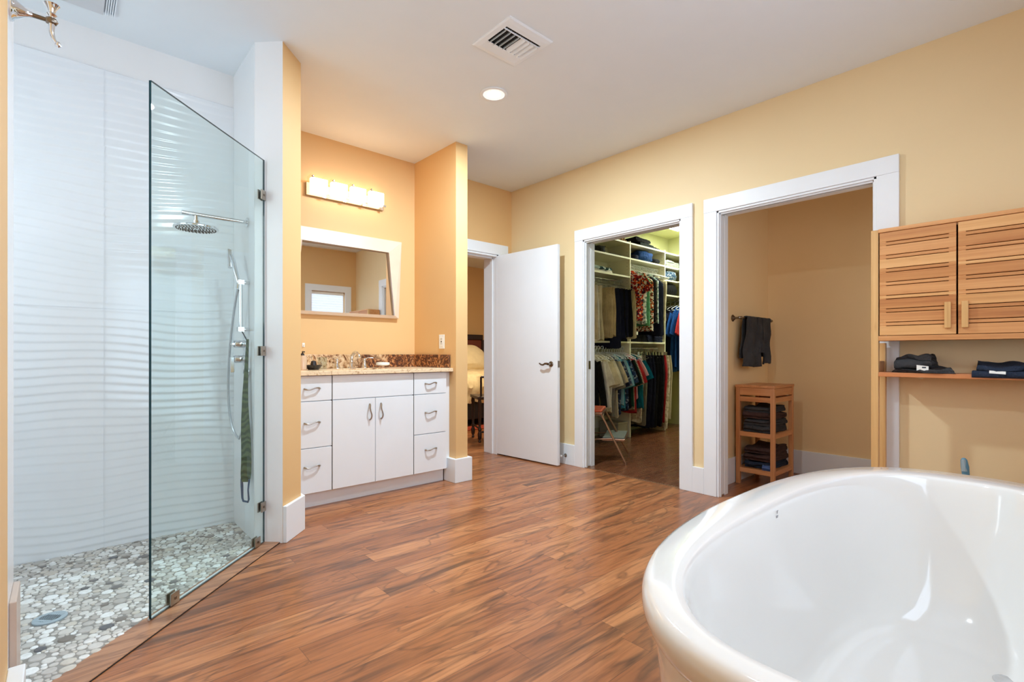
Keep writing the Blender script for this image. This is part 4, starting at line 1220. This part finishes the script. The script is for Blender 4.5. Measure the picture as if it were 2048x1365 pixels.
def garment(name, label, cat, kind, x, y, zt, length, hw, mat, seed, rot=0.0, thick=.022, sleeve=.24, group=None):
    """soft hanging cloth body around its hanger; local y is the wide direction"""
    m = MB(); rings = []; NR, NS = 18, 28; rs = random.Random(seed)
    ph = [rs.uniform(0, 6.28) for _ in range(4)]; lean = rs.uniform(-.02, .02)
    for i in range(NR + 1):
        v = i / NR; z = -length * v
        if kind == 'shirt':
            if v < .04: w = .055 + hw * .25 * v / .04
            elif v < .16: w = hw * (.42 + .58 * (v - .04) / .12)
            else: w = hw * (1.0 - .10 * math.sin((v - .16) * 2.2) + .10 * (v - .16))
            t_ = thick * (.5 + .9 * min(1, v * 4))
        elif kind == 'fold':
            w = hw * (.92 + .14 * v); t_ = thick * (.45 + .8 * min(1, v * 3))
        else:
            w = hw * (.88 + .20 * math.sin(min(1, v * 3) * 1.57) - .26 * v); t_ = thick * (.8 + .7 * math.sin(v * PI))
        r = []
        for k in range(NS):
            a = 2 * PI * k / NS; c_, s_ = math.cos(a), math.sin(a)
            rip = (.35 * math.sin(5 * a + ph[0] + 2 * v) + .25 * math.sin(9 * a + ph[1] - 3 * v)) * min(1, v * 3 + .15)
            yy = w * c_ * (1 + .02 * math.sin(7 * v + ph[2])); xx = t_ * s_ * (1 + rip) + lean * v + .010 * math.sin(3.2 * c_ * 2 + ph[3] + v * 2) * min(1, v * 2)
            dz = .012 * math.sin(4 * a + ph[1]) if i == NR else 0
            r.append((xx, yy, z + dz - (0 if kind != 'shirt' else .0)))
        rings.append(r)
    m.rings(rings)
    if kind == 'shirt' and sleeve > 0:
        for s in (-1, 1):
            rr = []
            for i in range(8):
                u = i / 7; cx_ = s * (hw * .82 + .085 * math.sin(u * 1.2) + .02 * u); cz = -length * .13 - sleeve * u
                wv = .055 + .018 * u if sleeve < .35 else .05 - .012 * u
                rr.append([(lean * .3 + .016 * math.sin(a) * (1 + .4 * math.sin(3 * a + ph[0])), cx_ + wv * math.cos(a), cz + .35 * wv * math.cos(a) * s) for a in [2 * PI * k / 14 for k in range(14)]])
            m.rings(rr)
    o = m.build(name, mat, smooth=True, angle=60)
    o.location = (x, y, zt); o.rotation_euler = (0, 0, rot)
    return tag(o, label, cat, group)


def G(n, c, c2=None, s=60): return cloth(n, c, c2, s)


WH = G('cloth_white', (222, 216, 196)); CR = G('cloth_cream', (206, 194, 160)); BG = G('cloth_beige', (186, 166, 126))
NV = G('cloth_navy', (28, 32, 52)); BK = G('cloth_black', (20, 20, 22)); GR = G('cloth_grey', (128, 124, 110)); OL = G('cloth_olive', (98, 92, 66))
LB = G('cloth_lightblue', (150, 196, 206)); AQ = G('cloth_aqua', (70, 150, 170)); TE = G('cloth_teal', (0, 104, 124)); DG = G('cloth_darkgreen', (22, 66, 48))
RD = G('cloth_red', (176, 40, 44)); PK = G('cloth_pink', (206, 160, 168)); GN = G('cloth_green', (96, 160, 116)); RB = G('cloth_royal', (24, 74, 140))
FL = G('cloth_redfloral', (140, 30, 36), [(228, 214, 200), (220, 96, 50), (50, 30, 60), (180, 40, 50)], 60)
MT = G('cloth_mint_print', (206, 222, 210), [(150, 176, 168), (222, 230, 224), (110, 130, 130)], 50)
OF = G('cloth_orangefloral', (232, 220, 204), [(214, 92, 44), (60, 74, 50), (235, 225, 205), (160, 60, 40)], 70)
BP = G('cloth_blueprint', (44, 58, 88), [(140, 146, 156), (48, 62, 92), (28, 36, 58), (60, 74, 104)], 46)
ST = stripe('cloth_stripe', (216, 206, 184), (120, 40, 44), 18)
CP = G('cloth_creamprint', (214, 206, 178), [(188, 178, 148), (222, 214, 190)], 40)

# upper left rod: trousers folded over wire hangers
UL = [(4.40, CR, .60, 'cream trousers folded over the hanger nearest the doorway, upper left rod'),
      (4.445, WH, .62, 'off-white trousers second from the doorway on the upper left rod'),
      (4.49, CR, .60, 'cream trousers just left of the wide beige pair, upper left rod'),
      (4.70, BG, .58, 'beige trousers with the widest visible face on the upper left rod'),
      (4.755, BG, .56, 'beige trousers directly left of the navy ones, upper left rod'),
      (4.83, NV, .70, 'long navy trousers beside the beige ones, upper left rod'),
      (4.89, NV, .60, 'navy trousers second of the dark run on the upper left rod'),
      (4.95, BK, .56, 'black trousers between navy pairs on the upper left rod'),
      (5.01, NV, .56, 'navy trousers right after the black pair, upper left rod'),
      (5.07, BK, .56, 'black trousers at the right end of the dark run, upper left rod'),
      (5.15, CR, .58, 'cream skirt hanging last before the divider, upper left rod')]
for i, (x, mt, ln, lab) in enumerate(UL):
    garment('hanging_trousers' if 'skirt' not in lab else 'hanging_skirt', lab, 'trousers' if 'skirt' not in lab else 'skirt', 'fold', x, 3.66, 1.80, ln, .185, mt, 100 + i, random.Random(i).uniform(-.08, .1), .02)
random.seed(5)
for i in range(24): hanger('wire', 4.40 + i * .0335, RODY, 1.935, 'thin metal hangers crowded on the upper left closet rod', 'metal hangers on the upper left rod', random.uniform(-.25, .25))
# upper right rod: blouses on white hangers
UR = [(5.285, FL, .62, .20, 'red floral ruffled blouse nearest the doorway on the upper right rod'),
      (5.37, MT, .66, .0, 'pale grey-green print top behind the red floral blouse'),
      (5.44, GN, .68, .0, 'green sleeveless top on the upper right rod'),
      (5.52, OF, .74, .0, 'white dress with orange floral print on the upper right rod'),
      (5.59, BK, .62, .0, 'black top right of the orange floral dress'),
      (5.66, MT, .64, .0, 'pale patterned top between black and navy tops, upper right rod'),
      (5.74, NV, .80, .0, 'navy dress near the right end of the upper right rod'),
      (5.84, CR, .60, .0, 'cream sleeveless blouse at the right end of the upper right rod')]
for i, (x, mt, ln, sl, lab) in enumerate(UR):
    garment('hanging_dress' if 'dress' in lab else 'hanging_blouse', lab, 'dress' if 'dress' in lab else 'blouse', 'shirt', x, 3.66, 2.065, ln, .19, mt, 200 + i, random.Random(i + 9).uniform(-.08, .1), .026, sl)
for i in range(20): hanger('plastic', 5.265 + i * .036, RODY - .02, 2.15, 'white plastic hangers on the upper right closet rod', 'white hangers on the upper right rod', random.uniform(-.2, .2))
# lower left rod: shirts
LL = [(4.40, BK, .62, .5, 'black shirt nearest the doorway on the lower left rod'),
      (4.47, WH, .66, .5, 'white long-sleeved shirt next to the black shirt, lower left rod'),
      (4.53, WH, .66, .26, 'white short-sleeved shirt, first of three alike on the lower left rod'),
      (4.59, CR, .62, .26, 'cream short-sleeved shirt between two white ones, lower left rod'),
      (4.65, WH, .62, .28, 'white shirt in front of the grey one, lower left rod'),
      (4.70, GR, .66, .30, 'grey patterned shirt in the middle of the lower left rod'),
      (4.77, CR, .68, .24, 'cream polo shirt with a wide sleeve, lower left rod'),
      (4.82, BP, .66, .28, 'blue and white print shirt behind the cream polo'),
      (4.87, LB, .56, .30, 'light blue shirt on the lower left rod'),
      (4.91, AQ, .60, .30, 'aqua shirt right of the light blue one'),
      (4.96, BP, .62, .26, 'dark blue printed shirt right of the aqua shirt'),
      (5.01, BK, .60, .26, 'black shirt left of the dark green one, lower left rod'),
      (5.06, DG, .58, .28, 'dark green shirt near the closet divider, lower left rod'),
      (5.10, ST, .62, .28, 'cream shirt with red stripes near the closet divider'),
      (5.14, RD, .66, .26, 'red shirt near the closet divider, lower left rod'),
      (5.175, PK, .50, .20, 'pink shirt just left of the teal one'),
      (5.27, TE, .62, .22, 'teal shirt right of the closet divider on the lower rod')]
for i, (x, mt, ln, sl, lab) in enumerate(LL):
    garment('hanging_shirt', lab, 'shirt', 'shirt', x, 3.64, 1.02, ln * 1.06, .19, mt, 300 + i, random.Random(i + 19).uniform(-.06, .1), .022, sl)
    hanger('plastic', x, RODY - .02, 1.105, 'white plastic hangers on the lower left closet rod', 'white hangers on the lower left rod', random.uniform(-.1, .1))
# lower right rod: long trousers on clip hangers
LR = [(5.33, CP, .80, 'cream printed trousers right of the teal shirt, lower right rod'),
      (5.40, GR, .84, 'grey patterned trousers left of the navy ones, lower right rod'),
      (5.50, NV, .88, 'wide navy trousers with the largest dark face, lower right rod'),
      (5.57, NV, .88, 'navy trousers between wide navy and black pairs, lower right rod'),
      (5.64, BK, .88, 'black trousers right of the navy ones, lower right rod'),
      (5.72, BK, .86, 'black trousers left of the red pair, lower right rod'),
      (5.79, BK, .88, 'black ruffled trousers touching the red pair, lower right rod'),
      (5.85, RD, .84, 'dark red trousers between black and cream, lower right rod'),
      (5.92, CP, .92, 'cream patterned trousers right of the red pair, lower right rod'),
      (5.975, CR, .80, 'cream trousers at the far right end of the lower right rod')]
for i, (x, mt, ln, lab) in enumerate(LR):
    garment('hanging_trousers', lab, 'trousers', 'pants', x, 3.66, 1.01, ln * 1.04, .19, mt, 400 + i, random.Random(i + 31).uniform(-.1, .1), .026)
    hanger('clip', x, RODY, 1.105, 'metal clip hangers on the lower right closet rod', 'clip hangers on the lower right rod', random.uniform(-.1, .1))
for i in range(16): hanger('wire', 5.24 + i * .047, RODY, 1.105, 'thin metal hangers between the clip hangers, lower right rod', 'metal hangers on the lower right rod', random.uniform(-.3, .3))
# far rod
FR = [(3.76, BK, .85, 'black jacket hanging on the far closet rod'), (3.69, NV, .9, 'dark navy coat behind the royal blue shirt, far rod'),
      (3.625, RB, .9, 'royal blue shirt on the far closet rod'), (3.56, RB, .85, 'royal blue dress beside the red one on the far rod'), (3.49, G('cloth_coral', (186, 50, 52)), .8, 'coral red shirt on the far closet rod')]
for i, (y, mt, ln, lab) in enumerate(FR):
    garment('hanging_jacket' if 'jacket' in lab or 'coat' in lab else 'hanging_shirt' if 'shirt' in lab else 'hanging_dress', lab, 'clothing', 'shirt', 6.40, y, 1.69, ln, .2, mt, 500 + i, PI / 2, .026, .3)
    hanger('plastic', 6.42, y, 1.77, 'white plastic hangers on the far closet rod', 'white hangers on the far rod', PI / 2)


# shelf contents
def bundle(name, lab, cat, c, size, mat, seed, lumps=.25):
    """soft bag or bundle: displaced ellipsoid with a flat underside"""
    m = MB(); rings = []; NR, NS = 12, 24
    for i in range(NR + 1):
        th = PI * i / NR; r = []
        for k in range(NS):
            a = 2 * PI * k / NS; d_ = Vector((math.sin(th) * math.cos(a), math.sin(th) * math.sin(a), -math.cos(th)))
            f = 1 + lumps * noise.noise(d_ * 1.8 + Vector((seed, 0, 0))) + lumps * .5 * noise.noise(d_ * 4 + Vector((0, seed, 0)))
            q = Vector((math.copysign(abs(d_.x) ** .8, d_.x), math.copysign(abs(d_.y) ** .8, d_.y), math.copysign(abs(d_.z) ** .7, d_.z)))
            zv = size[2] / 2 * (1 + q.z * f)
            r.append((c[0] + size[0] / 2 * q.x * f, c[1] + size[1] / 2 * q.y * f, c[2] + max(0.0005, zv)))
        rings.append(r)
    m.rings(rings); return tag(m.build(name, mat, smooth=True, angle=80), lab, cat)


LEO = G('leopard_print', (150, 112, 60), [(90, 60, 34), (176, 138, 84), (44, 30, 20)], 60)
bundle('print_bag', 'brown leopard print bag on the top closet shelf', 'bag', (5.13, 3.78, 2.405), (.34, .22, .10), LEO, 2)
bundle('print_bag', 'small dark print bag left of the leopard bag, top shelf', 'bag', (4.87, 3.78, 2.405), (.2, .2, .07), cloth('bag_dark', (60, 48, 40)), 3)
towel('dark green folded jacket, lower one of the pile on the top shelf', (5.66, 3.76, 2.405), .24, .30, .020, 3, cloth('cloth_blackgreen', (26, 34, 34)), 61)
towel('black folded sweater on top of the pile on the top shelf', (5.58, 3.76, 2.468), .23, .30, .018, 3, BK, 62)
towel('small black folded shirt at the right end of the top shelf', (5.88, 3.76, 2.405), .2, .18, .02, 2, BK, 63)
bundle('black_bag', 'black bag at the left of the second closet shelf', 'bag', (4.52, 3.74, 2.215), (.22, .2, .11), BK, 5)
bundle('black_bag', 'dark grey bag right of the black one, second shelf', 'bag', (4.74, 3.74, 2.215), (.16, .2, .10), cloth('bag_grey', (58, 58, 56)), 6)
towel('flat black folded cloth at the right of the second shelf', (5.0, 3.74, 2.215), .2, .28, .010, 2, BK, 64)
t = thing('straw_hat', 'tan hat standing on the second shelf beside the divider', 'hat', (5.31, 3.75, 2.215))
MB().lathe([(.05, 0), (.055, .01), (.05, .07), (.062, .10), (.058, .125), (.02, .13), (0, .13)], (5.31, 3.73, 2.215), 'Z', 20).build('crown', cloth('felt_tan', (170, 120, 72)), t, smooth=True)
MB().lathe([(.05, .0), (.075, .001), (.075, .006), (.05, .008)], (5.31, 3.73, 2.215), 'Z', 24).build('brim', cloth('felt_tan', (170, 120, 72)), t, smooth=True)
bundle('blue_bundle', 'blue quilted bundle on the shelf above the white hangers', 'bag', (5.66, 3.75, 2.215), (.34, .26, .155), cloth('quilt_blue', (34, 66, 120)), 8)
bundle('black_bag', 'dark bundle left of the blue quilted one on the shelf', 'bag', (5.46, 3.76, 2.215), (.14, .2, .09), NV, 9)
bundle('black_bag', 'small black bundle right of the blue quilted one', 'bag', (5.87, 3.72, 2.215), (.14, .2, .08), BK, 10)
towel('green and white striped folded shirt leaning at the shelf left end', (4.52, 3.74, 2.02), .22, .24, .016, 3, stripe('shirt_green', (20, 90, 88), (216, 224, 216), 25, 'X'), 65)
towel('white folded shirts under the green one on the third shelf', (4.66, 3.74, 1.985), .24, .42, .016, 2, WH, 66)
towel('dark green spotted folded shirt on the third shelf', (4.76, 3.74, 2.02), .22, .24, .012, 3, cloth('green_spot', (18, 52, 48), [(200, 210, 204), (18, 52, 48), (24, 60, 54)], 50), 67)
towel('flat dark folded belt pouch at the right of the third shelf', (5.08, 3.74, 1.985), .16, .18, .010, 2, OL, 68)
towel('grey folded pillow on the far upper closet shelf', (6.22, 3.74, 2.21), .26, .34, .030, 3, cloth('pillow_grey', (140, 146, 134)), 69)
bundle('denim_bundle', 'denim blue bag with pale lettering on the far shelf', 'bag', (6.24, 3.74, 2.03), (.36, .26, .15), cloth('denim', (56, 84, 112), [(56, 84, 112), (70, 98, 128), (190, 196, 196), (48, 72, 100)], 70), 11, .15)
bundle('black_bag', 'large black bag on the lowest far shelf', 'bag', (6.26, 3.74, 1.83), (.38, .26, .17), BK, 12, .12)
towel('beige folded clothes at the left of the middle shelf', (4.56, 3.74, 1.18), .26, .30, .018, 4, BG, 70)
towel('dark brown folded clothes under the navy trousers, middle shelf', (4.82, 3.74, 1.18), .26, .22, .016, 3, BK, 71)
towel('black folded jeans at the right of the left middle shelf', (5.04, 3.74, 1.18), .26, .22, .018, 3, NV, 72)
towel('black folded sweater on the middle shelf right of the divider', (5.42, 3.74, 1.18), .26, .34, .018, 5, BK, 73)
towel('navy folded sweater at the right end of the middle shelf', (5.80, 3.74, 1.18), .26, .34, .018, 5, NV, 74)
t = thing('storage_box', 'low cream cardboard box on the closet floor under the shirts', 'box', (5.09, 3.76, 0))
B(4.99, 5.19, 3.62, 3.90, .0, .17).build('box_body', plain('card_cream', (160, 154, 134), .7), t, bevel=.003)
B(4.986, 5.194, 3.616, 3.904, .172, .195).build('lid', plain('card_cream2', (168, 162, 142), .7), t, bevel=.003)

# folding step stool
A_, B_ = Vector((3.87, 2.72, 0)), Vector((4.256, 2.954, 0)); ab = (B_ - A_).normalized(); fw = Vector((ab.y, -ab.x, 0))
M_CAN = plain('stool_metal', (150, 116, 96), .3, .85)
t = thing('step_stool', 'folding metal step stool with orange seat inside the closet', 'step stool', tuple((A_ + B_) / 2))
Sc = (A_ + B_) / 2 - fw * .37 + Vector((0, 0, .5))
m = MB(); m.obox(Sc + Vector((0, 0, -.012)), ab * .185, fw * .145, Vector((0, 0, .014))); m.build('seat', plain('seat_orange', (188, 82, 50), .45), t, bevel=.012, seg=3)
m = MB(); m.obox(Sc + Vector((0, 0, -.038)), ab * .19, fw * .15, Vector((0, 0, .012))); m.build('seat_band', M_CAN, t, bevel=.006)
for P_ in (A_, B_):
    s = -1 if P_ is A_ else 1
    top = Sc + ab * s * .17 + fw * .13 + Vector((0, 0, -.03))
    m = MB(); m.tube([P_ + Vector((0, 0, .012)), top], .0105, 10); m.tube([P_, P_ + Vector((0, 0, .03))], .013, 8); m.build('leg', M_CAN, t, smooth=True)
    bk = P_ - fw * .40 ; t2 = Sc + ab * s * .165 - fw * .10 + Vector((0, 0, -.03))
    m = MB(); m.tube([bk + Vector((0, 0, .012)), t2], .0095, 10); m.build('leg', M_CAN, t, smooth=True)
    m = MB(); m.tube([P_ * .5 + top * .5, bk * .55 + t2 * .45], .005, 8); m.build('brace', M_CAN, t, smooth=True)
m = MB(); m.obox((A_ + B_) / 2 + ab * .06 - fw * .12 + Vector((0, 0, .235)), ab * .225, fw * .10, Vector((0, 0, .006)))
stp = m.build('step', plain('step_tread', (84, 88, 78), .7), t, bevel=.004)
m = MB(); m.obox((A_ + B_) / 2 + ab * .06 - fw * .12 + Vector((0, 0, .218)), ab * .232, fw * .107, Vector((0, 0, .012))); m.build('step_band', M_CAN, stp, bevel=.006)
# closet ceiling panel light
t = thing('panel_light', 'flat white rectangular light panel on the closet ceiling', 'ceiling light', (6.1, 3.2, H))
B(5.92, 6.22, 2.34, 3.54, H - .03, H).build('light_frame', M_TRIM, t)
B(5.925, 6.215, 2.345, 3.535, H - .034, H - .0305).build('diffuser', emit('closet_panel', (244, 250, 232), CLO), t)

# ------------------------------------------------------------------ bedroom beyond the door
t = thing('bed', 'bed with golden satin spread and leather headboard beyond the door', 'bed', (4.8, 6.5, 0))
M_LEA = plain('leather_redbrown', (112, 52, 32), .35); M_DW = plain('dark_wood', (44, 26, 22), .35)
B(3.8, 5.85, 5.62, 7.6, .10, .36).build('bed_base', plain('base_black', (26, 22, 22), .6), t, bevel=.01)
for xx in (3.9, 5.7):
    for yy in (5.7, 7.5): B(xx, xx + .06, yy, yy + .06, 0, .10).build('foot', M_DW, t)
m = MB(); rings = []
prof = [(5.56, .33), (5.55, .40), (5.555, .48), (5.545, .56), (5.57, .64), (5.62, .72), (5.75, .75), (6.0, .76), (6.4, .765), (7.0, .77), (7.62, .76)]
for j in range(121):
    x = 3.76 + (5.9 - 3.76) * j / 120
    rings.append([(x, y + .02 * noise.noise(Vector((x * 6, y * 3, z * 4))) + .03 * noise.noise(Vector((x * 13, 3, z * 8))), z + .035 * noise.noise(Vector((x * 5, y * 4, z * 3))) + .02 * noise.noise(Vector((x * 14, y * 12, z * 9)))) for y, z in prof] + [(x, 7.62, .37), (x, 5.62, .37)])
m.rings(rings)
gold = plain('satin_gold', (224, 202, 158), .32, var=.12, nscale=14, bump=.5, bscale=30)
m.build('bedspread', gold, t, smooth=True)
def pillow(c, sx, sy, sz, seed, tilt=.3):
    m = MB(); rings = []; NR, NS = 14, 28
    for i in range(NR + 1):
        th = PI * i / NR; r = []
        for k in range(NS):
            a = 2 * PI * k / NS; dx, dy, dz = math.sin(th) * math.cos(a), math.sin(th) * math.sin(a), math.cos(th)
            q = lambda v, e: math.copysign(abs(v) ** e, v)
            p = Vector((sx * q(dx, .6), sy * q(dz, .6), sz * q(dy, 1.1))) * (1 + .10 * noise.noise(Vector((dx * 2, dy * 2, dz * 2 + seed))))
            p = Matrix.Rotation(tilt, 3, 'X') @ p; r.append(tuple(p + Vector(c)))
        rings.append(r)
    m.rings(rings); return m
tag(pillow((5.2, 6.95, .96), .42, .26, .13, 3, .9).build('pillow', plain('pillow_ivory', (238, 222, 184), .4, var=.06, nscale=12), smooth=True), 'plump ivory pillow on the golden bedspread', 'pillow')
m = MB(); m.box(3.72, 6.12, 7.66, 7.76, 0, 1.30); o = m.build('headboard', M_LEA, t, bevel=.02)
B(3.70, 6.14, 7.65, 7.78, 1.30, 1.40).build('headboard_rail', M_DW, t, bevel=.01)
B(6.10, 6.18, 7.64, 7.78, 0, 1.30).build('headboard_post', M_DW, t, bevel=.01)
o = MB().prism([(3.6, 5.35), (5.9, 5.35), (5.9, 5.6), (3.6, 5.6)], 0, .012).build('area_rug', cloth('rug_red', (160, 66, 44)), bevel=.004)
tag(o, 'orange-red rug on the bedroom floor along the bed', 'rug')
# turned-leg chair
t = thing('wooden_chair', 'dark turned-leg wooden chair partly hidden by the bedroom door jamb', 'chair', (3.8, 4.7, 0))
turn = [(.012, 0), (.018, .01), (.012, .03), (.022, .05), (.026, .10), (.016, .13), (.024, .15), (.014, .18), (.018, .26), (.021, .34), (.017, .42), (.024, .45), (.018, .50)]
lc = Vector((3.60, 4.55, 0)); u_ = Vector((.72, -.35, 0)).normalized(); v_ = Vector((.35, .72, 0)).normalized()
cl = [lc, lc + u_ * .40, lc + v_ * .38, lc + u_ * .40 + v_ * .38]
for p in cl: MB().lathe(turn, tuple(p), 'Z', 14).build('leg', M_DW, t, smooth=True)
m = MB(); m.tube([cl[0] + Vector((0, 0, .12)), cl[1] + Vector((0, 0, .12))], .011, 8); m.tube([cl[0] + Vector((0, 0, .16)), cl[2] + Vector((0, 0, .16))], .011, 8); m.build('stretcher', M_DW, t, smooth=True)
m = MB(); m.obox(lc + u_ * .2 + v_ * .19 + Vector((0, 0, .515)), u_ * .23, v_ * .22, (0, 0, .018)); m.build('seat', M_DW, t, bevel=.005)
for p in (cl[0] + v_ * 0 + u_ * .02, cl[1]): MB().tube([p + v_ * .02 + Vector((0, 0, .53)), p + v_ * .02 + Vector((0, 0, .76))], .013, 10).build('arm_post', M_DW, t, smooth=True)
m = MB(); m.tube([cl[0] + v_ * .02 + u_ * .02 + Vector((0, 0, .76)), cl[1] + v_ * .02 + Vector((0, 0, .76))], .014, 10); m.build('arm_rail', M_DW, t, smooth=True)


# bedroom ceiling lamp
def flush_lamp(x, y, z, r, energy, lab, col=(1, .82, .58)):
    t = thing('flush_ceiling_lamp', lab, 'ceiling light', (x, y, z))
    MB().lathe([(r, 0), (r, -.02), (r * .96, -.03)], (x, y, z), 'Z', 32).build('rim', M_NICKEL, t, smooth=True)
    MB().lathe([(r * .95, -.03), (r * .8, -.06), (r * .4, -.08), (0, -.085)], (x, y, z), 'Z', 32).build('glass_bowl', emit('bowl_glow', (255, 226, 180), 4), t, smooth=True)
    ld = bpy.data.lights.new('bulb', 'AREA'); ld.shape = 'DISK'; ld.size = r * 2; ld.energy = energy; ld.color = col
    lo = bpy.data.objects.new('bulb', ld); COL.objects.link(lo); lo.location = (0, 0, -.09); lo.parent = t


flush_lamp(4.4, 5.2, H, .18, BED * 4, 'round glass ceiling lamp in the bedroom')
